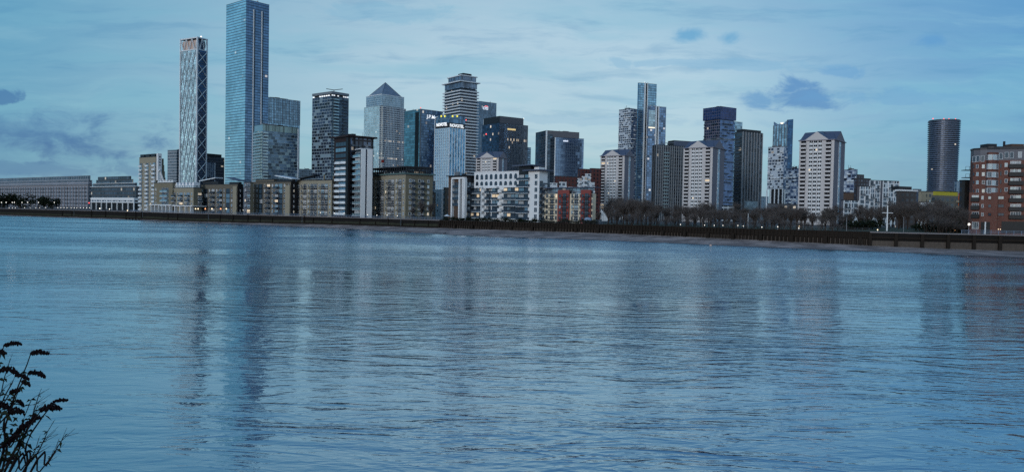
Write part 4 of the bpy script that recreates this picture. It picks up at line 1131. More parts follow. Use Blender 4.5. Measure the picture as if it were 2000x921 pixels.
# -- round ringed tower
D = 1110; c = at(1842, D + 21, 300); zt = zat(1842, 234, D)
rt = thing('round_tower', (c.x, c.y, 5), 'dark round tower ringed by thin pale balconies on every floor', 'tower')
f = facade('round_tower_glass', (.03, .04, .07), (.025, .035, .06), 3.2, 2.95, .16, .12, .3, .4, .012, .7)
def ell(a, b_, rot, n=28): return [(c.x + math.cos(t_) * a * math.cos(rot) - math.sin(t_) * b_ * math.sin(rot), c.y + math.cos(t_) * a * math.sin(rot) + math.sin(t_) * b_ * math.cos(rot)) for t_ in [2 * math.pi * k / n for k in range(n)]]
mb = MB(); mb.prism(ell(19.4, 19.0, 0), 5, zt - 1, f, darkm); put(mb, 'glass_wall', rt)
ringm = plain('ring_slab', (.11, .15, .23), .5, .2, var=.15)
z, k = 9.0, 0
while z < zt:
    mb = MB(); rot = k * .05; mb.prism(ell(21.4 + (z / zt - 1) * .6, 20.2, rot), z, z + .8, ringm); put(mb, 'balcony_ring', rt); z += 2.95; k += 1
mb = MB(); mb.prism(ell(20.6, 20.0, 0), zt, zt + 1.6, darkm); put(mb, 'roof', rt)
for px in (1822, 1843, 1853, 1866):
    q = at(px, D + 6, 240); mb = MB(); mb.box(q.x - .5, q.x + .5, q.y - .5, q.y + .5, zt + 1.6, zt + 2.8, lampr); put(mb, 'beacon', rt)

# ================================================================== left background
fo = facade('long_office_stone', (.24, .25, .30), (.035, .05, .075), 3.0, 3.9, .34, .36, .5, .2, .004, .5, litcol=(1, .85, .5))
fo2 = facade('long_office_attic', (.22, .24, .29), (.06, .08, .11), 4.2, 3.9, .22, .2, .5, .2, .0, .4)
b = B('stone_office', 'long pale stone office of small regular windows at the far left edge', -260, 172, 180, 800, 352, 52)
FL, FR = b.vol(None, None, fo, fo, name='wall', roof=greym); b.vol(b.top + .4, b.z(343), fo2, fo2, 2, b.tR - .5, 3, b.tL - 3, 'attic', roof=greym)
b.fins(FL, 60, .7, .5, concrete, 'pilasters', z1=b.z(364)); b.slabs(b.z(362), b.z(362), 9, .9, .6, concrete, name='cornice')
fd = facade('terrace_office', (.05, .055, .065), (.06, .08, .11), 3.4, 3.6, .3, .35, .5, .2, .07, .6, ls=1.1, litcol=(1, .9, .6))
b = B('terraced_office', 'dark office of stepped terraces with warm lit windows left of the beige tower', 178, 266, 273, 700, 364, 52)
FL, FR = b.vol(None, None, fd, fd); T, U = b.tR, b.tL
for i, (py, ins) in enumerate(((357, 5), (350, 14), (343.5, 22))):
    b.vol(b.z(364 - i * 7) + .5, b.z(py), fd, fd, 1 + i * 1.5, T - .5, ins * .8, U - 2 - i * 3, 'upper_wall', roof=offwhite if i == 0 else darkm)
b.slabs(b.z(364), b.z(364), 9, .5, .8, offwhite, name='terrace_edge')
b = B('colonnade_building', 'low white framed building of open square bays on the promenade', 178, 262, 270, 640, 386, 52, cat='building')
FL, FR = b.vol(None, b.top - .5, blackm, blackm, 1, b.tR, 1, b.tL, cap=0, name='inner_wall')
b.slabs(b.top - 2.1, b.top - 2.1, 9, 2.1, .3, white, name='roof_slab'); b.slabs(b.z(396), b.z(396), 9, .9, .3, white, name='first_floor_band')
f_c = facade('colonnade_windows', (.42, .43, .47), (.08, .11, .15), 5, 9, .34, .05, .5, .2, .0, .4)
pl = b.rect(); fc = Face(pl[3], pl[0], 5, b.top); b.strip(fc, 0, fc.L, b.z(396) + .9, b.top - 2.1, f_c, 'upper_glazing', -.8, .05)
for i in range(9):
    x = fc.L * (i + .02) / 8.1; b.strip(fc, x, x + 1.0, 5, b.top - .2, white, 'column', -.3, .35)
f = facade('grey_band_office', (.20, .23, .27), (.09, .12, .16), 3, 3.8, .06, .5, .6, .2, .004, .4)
b = B('office_block', 'grey banded office just left of the lattice tower', 327, 345, 378, 1010, 293, 58); b.vol(None, None, f)
f = facade('black_band_office', (.035, .04, .05), (.03, .04, .06), 4, 3.8, .1, .5, .6, .2, .012, .5, ls=.9)
b = B('office_block', 'black curved top office right of the lattice tower with a few lit windows', 380, 395, 438, 1000, 305, 58); b.vol(None, None, f)
b.vol(b.top + .4, b.z(299), blackm, blackm, 2, b.tR - 3, 2, b.tL - 2, 'curved_top'); pl = b.rect(); fc = Face(pl[0], pl[1], 5, b.top); b.strip(fc, 0, fc.L * .55, b.z(345), b.z(316), facade('paleoff', (.25, .28, .32), (.1, .14, .2), 3, 4, .2, .1, .6, .2, 0), 'pale_bay', .004, .4)
b.fins(fc, 1, 1, .8, offwhite, 'edge_fin', s0=0, s1=fc.L * .55, z1=b.z(316))
for L, C, R, D, top, lab in ((583, 585, 610, 1300, 330, 'low far block in the gap right of the green crowned flats'), (795, 800, 850, 760, 352, 'dark lit office low down behind the pergola roofed flats')):
    b = B('low_block', lab, L, C, R, D, top, 30, cat='building'); b.vol(None, None, facade('farlow' + str(L), (.12, .17, .22) if L < 700 else (.03, .035, .045), (.08, .12, .17), 3, 3.5, .2, .35, .5, .2, .0 if L < 700 else .18, .5, ls=1.3))

# ================================================================== riverside blocks, left to right
# -- beige tower with sloping side and white stair tower
b = B('stepped_tower', 'beige riverside tower with a white porthole stair shaft and a sloping right shoulder', 272, 304, 326, 560, 306, 50, cat='tower block')
T, U = b.tR, b.tL; zt = b.top
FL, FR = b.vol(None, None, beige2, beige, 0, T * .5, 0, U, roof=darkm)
nf = int((zt - 6) / 2.9)
b.cols(FL, 'bwbwb', 6, 2.9, nf - 1, 1.3, 1.4, white, offwhite, offwhite, .03, bd=1.0)
q0, q1 = T * .5, T
mb = MB()   # shoulder stepping down to the right
for k in range(9):
    z1_ = zt - 1 - max(0, k - 3) * 4.6; a, c_ = q0 + (q1 - q0) * k / 9, q0 + (q1 - q0) * (k + 1) / 9
    mb.prism(b.rect(a, c_ + (.0), .3, U - .3), 5, z1_, beige)
put(mb, 'stepped_shoulder', b.root)
b.cols(FR, 'pn', 6, 2.9, nf - 1, .8, 1.2, white)
fcR = Face(b.q(q0 + (q1 - q0) * .5, .3), b.q(T, .3), 5, zt)
b.cols(fcR, 'b', 6, 2.9, nf - 8, 1.6, 1.4, white, offwhite, offwhite, .05, bd=.8)
s_, _ = FR.plane(305, 330); fcs = Face(b.q(0, 0), b.q(T, 0), 5, zt); s0, s1 = fcs.s_at(305.5, 330), fcs.s_at(313, 330)
b.strip(fcs, s0, s1, b.z(352), b.z(299.5), white, 'stair_shaft', .004, 2.2)
for k in range(4):
    mb = MB(); x = (s0 + s1) / 2; z_ = b.z(306 + k * 5.4)
    mb.tube([fcs.p(x, 2.15, z_), fcs.p(x, 2.3, z_)], .55, darkm, 10); put(mb, 'porthole', b.root)
for k in range(3):
    mb = MB(); mb.prism(b.rect(T * .02, T * .48, U * (.06 + k * .33), U * (.30 + k * .33)), zt + .35, zt + 2.3, darkm); put(mb, 'roof_box', b.root)
mb = MB(); s2, s3 = fcs.s_at(306, 345), fcs.s_at(316, 345)
mb.tube([fcs.p(s2, 2.4, b.z(334)), fcs.p(s2 + 1.2, 2.4, b.z(331)), fcs.p(s3 - 1, 2.4, b.z(345)), fcs.p(s3, 2.4, b.z(352))], .7, white); put(mb, 'slide_roof', b.root); b.flush()

def beige_block(name, label, L, C, R, D, top, pat, rpat, wl, wr, fh=2.9, th=52, ground=0, frame=white, slab=greym, rail=railg, lit=.08, roof=darkm, bars=False, cap=.35, cat='flats', sky_=.3):
    b = B(name, label, L, C, R, D, top, th, cat=cat)
    FL, FR = b.vol(None, None, wl, wr, roof=roof, cap=cap)
    nf = int((b.top - 5.6 - ground) / fh)
    b.cols(FL, pat, 5.6 + ground, fh, nf, 1.2, 1.5, frame, slab, rail, lit, bars, sky_=sky_)
    if rpat: b.cols(FR, rpat, 5.6 + ground, fh, nf, 1.0, 1.4, frame, slab, rail, lit, bars, sky_=sky_)
    b.flush(); return b, FL, FR, nf
bluepane = railp
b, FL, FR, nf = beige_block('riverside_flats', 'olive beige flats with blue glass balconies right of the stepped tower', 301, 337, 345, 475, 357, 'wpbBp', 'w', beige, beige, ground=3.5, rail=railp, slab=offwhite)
b.slabs(b.top + .4, b.top + .4, 9, .4, -1.5, white, name='penthouse_floor'); b.vol(b.top + .8, b.z(352), facade('penthouse_white', (.5, .53, .56), (.08, .12, .17), 3.5, 4, .5, .1, .5, .2, .05), r0=1.5, r1=b.tR - 1, l0=2, l1=b.tL - 2, name='penthouse', roof=white)
b.slabs(b.z(401), b.z(401), 9, .5, 2.0, white, name='arcade_roof'); b.fins(FL, 5, .5, 2.0, white, 'arcade_post', z1=b.z(401))
b, FL, FR, nf = beige_block('riverside_flats', 'cream fronted flats with white roof cabins below the lattice tower', 337, 378, 394, 462, 367, 'bwBwBw', 'pB', beige2, beige, ground=3.5, rail=railg, slab=white)
b.vol(b.top + .4, b.z(362), facade('cabin_white', (.52, .56, .6), (.2, .28, .35), 2.6, 4, .45, .2, .5, .2, .0), r0=.5, r1=b.tR - 1, l0=.5, l1=b.tL - .5, name='penthouse', roof=white)
for k in range(6): roof_box(b, b.z(362) + .35, 1.6, 1, 5, b.tL * (.06 + k * .16), b.tL * (.14 + k * .16), white, 'roof_cabin')
b.slabs(b.z(403), b.z(403), 9, .5, 2.0, white, name='arcade_roof'); b.fins(FL, 4, .5, 2.0, white, 'arcade_post', z1=b.z(403))
def tilt_roof(b, r0, r1, l0, l1, zl, zh, m, name='sloping_roof', th=.5):
    """Roof plate rising from l1 to l0 (towards the right of the picture)."""
    P = lambda r, l, z: b.q(r, l) + (z,)
    mb = MB(); mb.hexa([P(r0, l0, zh), P(r1, l0, zh), P(r1, l1, zl), P(r0, l1, zl)], [P(r0, l0, zh + th), P(r1, l0, zh + th), P(r1, l1, zl + th), P(r0, l1, zl + th)], m); put(mb, name, b.root)
olive = plain('olive_brown_brick', (.115, .105, .088), .85, var=.3)
b, FL, FR, nf = beige_block('riverside_flats', 'brown beige flats with upswept roof between the cream fronted flats and the narrow grey block', 392, 464, 475, 448, 360, 'wgwbwbwgww', 'n', olive, blackm, lit=.04, sky_=.12)
tilt_roof(b, -1, b.tR + .5, b.tL * .55, b.tL + .5, b.z(353), b.z(347), offwhite); b.vol(b.top + .3, b.z(353), darkm, darkm, .8, b.tR - 1, b.tL * .55, b.tL - 1, 'penthouse', cap=0)
tilt_roof(b, -1, b.tR + .5, -2, b.tL * .26, b.z(347), b.z(354), slate); b.vol(b.top + .3, b.z(355), darkm, darkm, .8, b.tR - 1, 0, b.tL * .25, 'penthouse', cap=0)
b.strip(FL, FL.L - 4, FL.L - .2, 5, b.top - 1, beige2, 'pale_corner', .2, .6)
b, FL, FR, nf = beige_block('riverside_flats', 'narrow grey gabled block with open black balconies', 476, 489, 492, 440, 356, 'wB', '', lilac, beige, lit=.05, bars=True, slab=greym, rail=darkm)
b, FL, FR, nf = beige_block('riverside_flats', 'brown beige flats with a tilted white roof wing and dark right end wall', 491, 568, 580, 428, 355, 'wwgwbwbgwn', 'n', olive, blackm, lit=.06, sky_=.15)
tilt_roof(b, -1, b.tR + .5, -2, b.tL * .36, b.z(343), b.z(350), offwhite); b.vol(b.top + .3, b.z(350.5), darkm, darkm, .8, b.tR - 1, 0, b.tL * .33, 'penthouse', cap=0)
b.vol(b.top + .3, b.z(350), olive, olive, .8, b.tR - 1, b.tL * .45, b.tL - 3, 'penthouse')
b.strip(FL, FL.L - 4.4, FL.L - .2, 5, b.top - 2, beige2, 'pale_corner', .2, .6)
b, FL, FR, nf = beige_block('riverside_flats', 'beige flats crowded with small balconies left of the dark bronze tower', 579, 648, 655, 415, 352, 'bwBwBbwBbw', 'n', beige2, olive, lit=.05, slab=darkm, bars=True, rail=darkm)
tilt_roof(b, -1, b.tR + .5, b.tL * .45, b.tL + 1, b.z(350), b.z(342), darkm); b.vol(b.top + .3, b.z(350), beige, beige, .8, b.tR - 1, b.tL * .45, b.tL - 1, 'penthouse', cap=0)
mb = MB(); q = b.q(1, b.tL * .25); mb.tube([(q[0], q[1], b.top), (q[0], q[1], b.top + 3.4)], .5, beige); mb.tube([(q[0] + 5, q[1], b.top), (q[0] + 5, q[1], b.top + 2.8)], .4, beige); put(mb, 'chimney', b.root)

# -- dark bronze riverside tower
bronze = plain('bronze_cladding', (.030, .022, .024), .6, .1, var=.25)
b = B('riverside_tower', 'dark bronze riverside tower with white curved balconies and an overhanging flat roof', 652, 681, 729, 405, 268, 40, cat='tower block')
fbz = facade('bronze_glass', (.028, .022, .026), (.06, .08, .12), 2.6, 3.0, .3, .3, .6, .15, .03, .7)
FL, FR = b.vol(None, None, bronze, fbz, roof=darkm)
b.slabs(b.top + .3, b.top + .3, 9, .8, 1.4, bronze, name='roof_slab')
nf = int((b.top - 6) / 3.0)
for j in range(nf):
    z = 6 + 3 * j
    if j < nf - 3:
        for x in (.28, .66): b.add('balcony', p_curved_balcony(round(FL.L * .34, 2), 1.5, 1.25, darkm, offwhite), FL, FL.L * x, z)
    r = R_.random(); pn = pane_l if r < .02 else pane_b if r < .35 else pane_d
    b.add('window', p_window(round(FL.L * .7, 2), 2.2, pn, darkm, .12, 3), FL, FL.L * .46, z + .4)
    for x in (.13, .27, .40): b.add('balcony', p_balcony(round(FR.L * .11, 2), 1.1, 1.1, bronze, railg), FR, FR.L * x, z)
b.strip(FR, FR.L * .04, FR.L * .085, b.top - 10.5, b.top - .5, plain('blue_panel', (.16, .25, .42), .3, .3), 'blue_panel', .02, .3)
for x in (.0, .19, .9): b.strip(FR, FR.L * x, FR.L * x + .8, 5, b.top, blackm, 'pier', .02, .5)
b.strip(FL, FL.L * .86, FL.L, 5, b.top, blackm, 'pier', .02, .5); b.flush()
# -- white slab tower
b = B('white_slab_tower', 'slim tower of two blank white wall panels with stacked balconies on its left', 693, 704, 728, 396, 291, 33, cat='tower block')
FL, FR = b.vol(None, None, darkm, plain('blue_dark', (.03, .05, .09), .3, .3), roof=white)
for pa, pb in ((704.3, 713), (716.5, 726.5)): b.strip(FR, FR.s_at(pa, 350), FR.s_at(pb, 350), 5, b.top + .3, white, 'blank_panel', .01, .5)
nf = int((b.top - 6) / 3.0); b.cols(FL, 'B', 6, 3.0, nf, 1.2, 1.5, white, offwhite, railp, .12); b.flush()

# -- crescent flats with pergola roof
b = B('crescent_flats', 'broad beige crescent of small balconies under a dark pergola roof', 712, 792, 845, 385, 341, 38, cat='flats')
T, U = b.tR, b.tL
FL, FR = b.vol(None, None, beige2, beige, roof=greym)
nf = int((b.top - 6) / 2.75)
b.cols(FL, 'bwbwBbwBbwbw', 5.8, 2.75, nf, 1.1, 1.5, white, greym, darkm, .07, bars=True, bd=1.1, sky_=.4)
b.cols(FR, 'pwBpwBpwp', 5.8, 2.75, nf, 1.2, 1.6, offwhite, greym, railg, .05, bd=1.1, sky_=.35)
b.slabs(b.top + .35, b.top + .35, 9, .5, 1.2, plain('verdigris', (.10, .16, .16)), name='cornice')
b.vol(b.top + .9, b.z(333), facade('crescent_attic', (.34, .38, .40), (.12, .18, .24), 3.2, 9, .3, .1, .6, .2, .03), r0=2, r1=T - 3, l0=2, l1=U - 4, name='attic')
zp = b.z(326)
b.slabs(zp, zp, 9, .6, .6, darkm, r0=1, r1=T - 1, l0=1, l1=U - 1, name='pergola_roof')
for fc, n in ((Face(b.q(1, U - 1), b.q(1, 1), 0, 1), 18), (Face(b.q(1, 1), b.q(T - 1, 1), 0, 1), 16)):
    b.fins(fc, n, .5, .3, darkm, 'pergola_post', z0=b.top + .9, z1=zp)
b.flush()
f = facade('brown_tail', (.06, .048, .04), (.06, .08, .11), 3.2, 2.9, .5, .5, .4, .3, .05, .5)
b = B('brick_flats', 'dark brown brick flats behind the bare trees left of the white gap building', 828, 836, 851, 400, 377, 30, cat='flats'); b.vol(None, None, f)
b = B('white_house', 'tall narrow white building with a single column of small windows', 848, 862, 870, 420, 371, 30)
FL, FR = b.vol(None, None, white, white, roof=white); b.cols(FL, 'pwp', 8, 2.9, int((b.top - 8) / 2.9), .8, 1.1, darkm); b.flush()
b = B('brick_flats', 'narrow brown brick block between the white building and the flats on columns', 867, 869, 879, 415, 367, 30, cat='flats'); b.vol(None, None, f)

# -- flats with white columns
b = B('riverside_flats', 'dark glazed flats framed by tall white columns at the left of the white group', 876, 911, 928, 372, 345, 42, cat='flats')
FL, FR = b.vol(None, None, brown, darkm); nf = int((b.top - 6) / 2.9)
b.cols(FL, 'pBBp', 12, 2.9, nf - 2, 1.2, 1.6, greym, greym, railg, .04, bd=1.2, sky_=.4); b.cols(FR, 'gB', 6, 2.9, nf, 1, 1.5, darkm, greym, railg, .08); b.flush()
for x in (.30, .72, .92, 1.0): b.strip(FL, FL.L * x - .45, FL.L * x + .45, 5, b.top - 1, white, 'column', .02, 1.4)
b.strip(FL, FL.L * .3, FL.L * 1.0, b.top - 1, b.top - .2, white, 'lintel', .02, 1.5); b.slabs(b.top + .4, b.top + .4, 9, .4, .9, darkm, name='roof_slab')
# -- arcade top flats
b = B('riverside_flats', 'long white flats with a top row of arched dark openings and rows of balconies', 926, 1013, 1020, 352, 335, 45, cat='flats')
FL, FR = b.vol(None, None, white, white, roof=white); fh = 2.75; nf = int((b.top - 6.2) / fh)
wz = b.top - 3.2
def p_arch(w_, h_, m_):
    k = ('arch', w_, h_)
    if k in PR: return PR[k]
    mb = MB(); n = 8; pts = [(-w_ / 2, 0)] + [(-math.cos(math.pi * i / n) * w_ / 2, h_ - w_ / 2 + math.sin(math.pi * i / n) * w_ / 2) for i in range(n + 1)] + [(w_ / 2, 0)]
    mb.face([(p_[0], -.06, p_[1]) for p_ in pts], m_); mb.face([(p_[0], 0, p_[1]) for p_ in reversed(pts)], m_)
    for i in range(len(pts)):
        p_, q_ = pts[i], pts[(i + 1) % len(pts)]; mb.face([(p_[0], -.06, p_[1]), (p_[0], 0, p_[1]), (q_[0], 0, q_[1]), (q_[0], -.06, q_[1])], m_)
    PR[k] = mb.mesh('arched_window'); return PR[k]
for i in range(9): b.add('arched_window', p_arch(round(FL.L * .062, 2), 2.5, pane_d), FL, FL.L * (.07 + i * .108), wz)
for i in range(9): b.add('arched_window', p_arch(round(FL.L * .062, 2), 2.0, pane_d), FL, FL.L * (.07 + i * .108), wz - 2.9)
zl = wz - 3.6; nfl = int((zl - 6) / fh)
for a, c_ in ((.0, .20), (.29, .40), (.42, .58), (.68, 1.0)): b.strip(FL, FL.L * a, FL.L * c_, 6, zl - .3, recess_shade, 'bay_shade_strip', .003, .03)  # dark strips laid flat on the wall as painted balcony shade
for j in range(nfl):
    z = 6.2 + (zl - 6.2) * j / nfl
    for a, c_, n in ((.0, .20, 3), (.29, .40, 2), (.42, .58, 2), (.68, 1.0, 4)):
        for i in range(n):
            cw = FL.L * (c_ - a) / n; x = FL.L * a + cw * (i + .5); r = R_.random()
            pn = pane_l if r < .14 else pane_b if r < .3 else pane_c if r < .38 else pane_d
            b.add('window', p_window(round(cw * .96, 2), 2.35, pn, darkm, .1, 2), FL, x, z + .1)
            b.add('balcony', p_balcony(round(cw * .97, 2), 1.3, 1.0, offwhite, railg), FL, x, z)
    for x in (.245, .625): b.add('balcony', p_curved_balcony(round(FL.L * .085, 2), 2.0, 1.3, white, white), FL, FL.L * x, z + .4)
b.strip(FL, FL.L * .24, FL.L * .255, 5.5, zl, white, 'mast', .1, 2.2); b.strip(FL, FL.L * .29, FL.L * .58, zl - .6, zl + .2, white, 'canopy', .02, 2.0)
b.flush()
# -- glass balcony block and white end tower
b = B('riverside_flats', 'slate roofed flats of full width glass balconies with some warm lit rooms', 1013, 1036, 1048, 340, 326, 40, cat='flats')
FL, FR = b.vol(None, None, darkm, darkm); nf = int((b.top - 6) / 2.9)
b.cols(FL, 'BB', 6, 2.9, nf, 1, 1.5, greym, offwhite, railg, .12, bd=1.6, sky_=.2); b.cols(FR, 'B', 6, 2.9, nf - 1, 1, 1.5, greym, offwhite, railg, .12, bd=1.0, sky_=.25); b.flush()
b.slabs(b.top + .5, b.top + .5, 9, .5, 2.2, slate, name='roof_slab')
b = B('riverside_flats', 'tall white panelled end block with a ladder of dark square windows', 1032, 1053, 1069, 335, 335, 40, cat='flats')
FL, FR = b.vol(None, None, white, offwhite, roof=white); nf = int((b.top - 6) / 2.9)
s0, s1 = FL.s_at(1043, 380), FL.s_at(1051, 380)
for j in range(nf): b.add('window', p_window(2.0, 2.1, pane_d if R_.random() > .1 else pane_b, white, .12, 1), FL, FL.L * .72, 6.4 + 2.9 * j)
for j in range(nf - 1):
    b.add('balcony', p_balcony(round(FR.L * .4, 2), 1.3, 1.0, greym, railg), FR, FR.L * .25, 6 + 2.9 * j); b.add('window', p_window(round(FR.L * .36, 2), 2.2, pane_d, darkm, .1, 1), FR, FR.L * .25, 6 + 2.9 * j + .2)
    b.add('window', p_window(2.4, .6, pane_d, darkm, .08), FR, FR.L * .75, 7 + 2.9 * j)
b.flush(); b.slabs(b.top + .4, b.top + .4, 9, .5, 2.0, slate, name='roof_slab'); b.vol(b.top + .9, b.z(325), white, offwhite, b.tR * .3, b.tR, 2, b.tL - 2, 'penthouse')

# -- cream and red terrace
b = B('terrace_flats', 'five storey terrace of alternating cream and red bays under a thin dark roof', 1054, 1158, 1163, 318, 378, 45, cat='flats')
FL, FR = b.vol(None, None, cream, cream, roof=darkm, cap=0); LL = FL.L; zt = b.top
cuts = [FL.s_at(p_, 400) for p_ in (1054, 1091, 1113, 1136, 1157)]; cuts = [0] + cuts[1:4] + [FL.s_at(1155, 400)] + [LL]
for i, m_ in enumerate((None, redw, None, redw, None)):
    if m_: b.strip(FL, cuts[i], cuts[i + 1], 5, zt + 1.6, m_, 'red_bay', .01, .7)
fh = (zt - 5.6) / 5
b.vol(zt, zt + 2.4, facade('terrace_attic', (.12, .14, .18), (.16, .24, .32), 2, 3, .15, .1, .6, .2, .03), r0=1.5, r1=b.tR, l0=1.5, l1=LL - 1.5, name='attic', cap=0)
b.slabs(zt + 2.4, zt + 2.4, 9, .35, 1.1, slate, name='roof_slab')
def pn_(): r = R_.random(); return pane_l if r < .05 else pane_b if r < .3 else pane_d
FL2 = Face(FL.p(0, .7, 0), FL.p(LL, .7, 0), 5, zt)
for j in range(5):
    z = 5.7 + fh * j
    a, c_ = cuts[0], cuts[1]; W_ = c_ - a
    b.add('window', p_window(1.9, .7, pane_d, darkm, .08), FL, a + W_ * .16, z + 1.1)
    b.add('window', p_window(1.4, 1.9, pn_(), cream, .1), FL, a + W_ * .40, z + .5)
    b.add('window', p_window(2.2, 2.1, pane_d, cream, .1, 1), FL, a + W_ * .66, z + .3)
    b.add('balcony', p_balcony(2.6, 1.2, 1.0, darkm, darkm, True), FL, a + W_ * .68, z)
    b.add('window', p_window(1.2, 1.8, pn_(), cream, .1), FL, a + W_ * .88, z + .5)
    for i in (1, 3):
        a, W_ = cuts[i], cuts[i + 1] - cuts[i]
        b.add('window', p_window(1.3, 1.4, pn_(), maroon, .1), FL2, a + W_ * .22, z + .6)
        b.add('window', p_window(2.0, 2.3, pane_d, darkm, .1, 1), FL2, a + W_ * .62, z + .1)
        b.add('balcony', p_balcony(2.4, 1.3, 1.0, darkm, darkm, True), FL2, a + W_ * .64, z)
        b.add('window', p_window(.8, 1.2, pane_d, maroon, .1), FL2, a + W_ * .9, z + .6)
    a, W_ = cuts[2], cuts[3] - cuts[2]
    b.add('window', p_window(1.1, 1.8, pn_(), cream, .1), FL, a + W_ * .2, z + .5); b.add('window', p_window(2.2, 2.2, pn_(), offwhite, .12, 1), FL, a + W_ * .55, z + .2)
    b.add('balcony', p_balcony(2.6, 1.2, 1.0, darkm, darkm, True), FL, a + W_ * .55, z)
    b.add('window', p_window(.9, 1.6, pane_d, cream, .1), FL, a + W_ * .88, z + .5)
    a, W_ = cuts[4], cuts[5] - cuts[4]; b.add('window', p_window(.9, 1.8, pn_(), cream, .1), FL, a + W_ * .5, z + .5)
b.flush()

# -- red brick building at the right edge
b = B('red_brick_flats', 'large red brick flats with grey top storey and black balconies at right edge', 1893, 1950, 2130, 246, 291, 12, cat='flats', ref=380)
# plan: the wall left of the corner is replaced by a rounded bay, so build both fronts explicitly
Pc = [at(p_, D_, 380) for p_, D_ in ((1893, 250), (1899, 246.5), (1912, 244.8), (1925, 244), (1950, 243), (2170, 232))]
root = b.root; fh = 2.72; z0 = 5.0
zt, zup = zat(1940, 292, 244), zat(1940, 313, 244)
back = [(Pc[5].x + 30, Pc[5].y + 30), (Pc[0].x + 27, Pc[0].y + 34)]
poly = [(q.x, q.y) for q in Pc] + back
mb = MB(); mb.prism(poly, z0, zup, redbrick, redbrick); put(mb, 'brick_wall', root)
mb = MB(); mb.prism(poly, zup, zt, lilac, darkm); put(mb, 'grey_top_storey', root)
cx_, cy_ = sum(p_[0] for p_ in poly) / len(poly), sum(p_[1] for p_ in poly) / len(poly)
g_ = lambda k: [(cx_ + (p_[0] - cx_) * k, cy_ + (p_[1] - cy_) * k) for p_ in poly]
mb = MB(); mb.prism(g_(1.012), zt, zt + .5, darkm); put(mb, 'roof', root)
mb = MB(); mb.prism(g_(.8), zt + .5, zt + 1.1, darkm); put(mb, 'roof_plant', root)
def rp(px, D_, w_, d_, h_, m_=darkm, nm='roof_plant'):
    q = at(px, D_, 285); mb = MB(); mb.box(q.x - w_ / 2, q.x + w_ / 2, q.y, q.y + d_, zt + .5, zt + .5 + h_, m_); put(mb, nm, root)
rp(1938, 250, 3, 4, 1.9); rp(1988, 250, 4, 4, 2.0, brown); rp(1962, 252, .5, .5, 3.0)
fcs = [Face(Pc[i], Pc[i + 1], z0, zt) for i in range(5)]
FM = fcs[4]
# lower block standing proud of the rounded corner
la = [at(1892, 246, 410), at(1948, 240.5, 410)]
mb = MB(); zl = zat(1920, 375.5, 242)
mb.prism([(la[0].x, la[0].y), (la[1].x, la[1].y), (la[1].x + .2, la[1].y + 4), (la[0].x + 7, la[0].y + 9)], z0, zl, redbrick, darkm); put(mb, 'lower_block', root)
FW = Face(la[0], la[1], z0, zl)
# glazed rounded bay
bay = [at(p_, D_, 350) for p_, D_ in ((1925, 244.2), (1929, 242.6), (1937, 241.8), (1944, 242.2), (1949.5, 243.2))]
mb = MB(); mb.prism([(q.x, q.y) for q in bay] + [(bay[-1].x, bay[-1].y + 2), (bay[0].x, bay[0].y + 2)], zl, zat(1937, 297, 242), redbrick, offwhite); put(mb, 'bay', root)
wpx = lambda D_: 1 / F * D_
def addw(fc, px, py, w_, h_, pn=None, frame=white, mull=1, t=.07):
    if pn is pane_b and R_.random() < .3: pn = pane_d
    s_, z_ = fc.plane(px, py); b.add('window', p_window(w_, h_, pn or pane_b, frame, t, mull), fc, s_, z_ - h_ / 2)
for i in range(4):
    fb = Face(bay[i], bay[i + 1], zl, zt)
    for k, py in enumerate((307, 325, 341, 357, 372)):
        b.add('window', p_window(round(fb.L * .92, 2), 1.7, pane_b if R_.random() < .5 else pane_d, offwhite, .07, 1), fb, fb.L / 2, zat(1937, py, 242.3) - .85)
def near(px):
    for f_ in fcs:
        s_ = f_.s_at(px, 350)
        if 0 <= s_ <= f_.L: return f_
    return FM
for py in (325, 340, 356, 373):
    for px in (1909, 1920.5): addw(near(px), px, py, .75, 1.2, pane_b if R_.random() < .75 else pane_d, white, 0)
    addw(near(1903), 1902, py, .4, 1.0, pane_d, darkm, 0)
    addw(FM, 1954.5, py - 1, .4, 1.3, pane_d, darkm, 0)
    addw(FM, 1965, py - 3, .8, 1.25, pane_b if R_.random() < .8 else pane_l, white, 0)
for px, py in ((1910, 310), (1919, 310), (1903, 311), (1966, 303), (1976, 303), (1992, 302), (1955, 305), (2010, 301), (2030, 300)):
    addw(near(px), px, py, 1.0, 1.9, pane_d if px < 1990 else pane_c, offwhite, 0)
for k, py in enumerate((386, 402, 418.5)):
    addw(FW, 1905, py, 1.9, 1.6, pane_b, white, 2); s_, z_ = FW.plane(1905, py + 6); b.add('balcony', p_balcony(2.3, .9, 1.05, blackm, blackm), FW, s_, z_)
    addw(FW, 1919, py, .6, 1.1, pane_b if k != 1 else pane_d, white, 0); addw(FW, 1933, py, .9, 1.0, pane_b if k == 0 else pane_d, maroon, 0)
    addw(FM, 1955, py, 1.6, 1.0, pane_d if k else pane_b, maroon, 1)
addw(FW, 1905, 440, 1.9, 2.2, pane_b, white, 2)
for k, py in enumerate((320, 336, 353, 370, 386.5, 403.5, 419)):
    for px in (1976, 1981, 1986, 1991): addw(FM, px, py, .78, 1.75, (pane_b if R_.random() < .6 else pane_c) if k < 6 else pane_d, white, 0, .08)
    s_, z_ = FM.plane(1983.5, py + 7); b.add('balcony', p_balcony(3.9, 1.2, 1.05, blackm, blackm), FM, s_, z_)
    for px in (2030, 2036, 2042): addw(FM, px, py, .9, 1.75, pane_b, white, 0, .08)
    s_, z_ = FM.plane(2036, py + 7); b.add('balcony', p_balcony(3.9, 1.2, 1.05, blackm, blackm), FM, s_, z_)
mb = MB(); s0, z_ = FW.plane(1916, 433); s1, _ = FW.plane(1934, 433); mb.fbox(FW, s0, s1, .01, .08, z0, z_, blackm); put(mb, 'entrance', root)
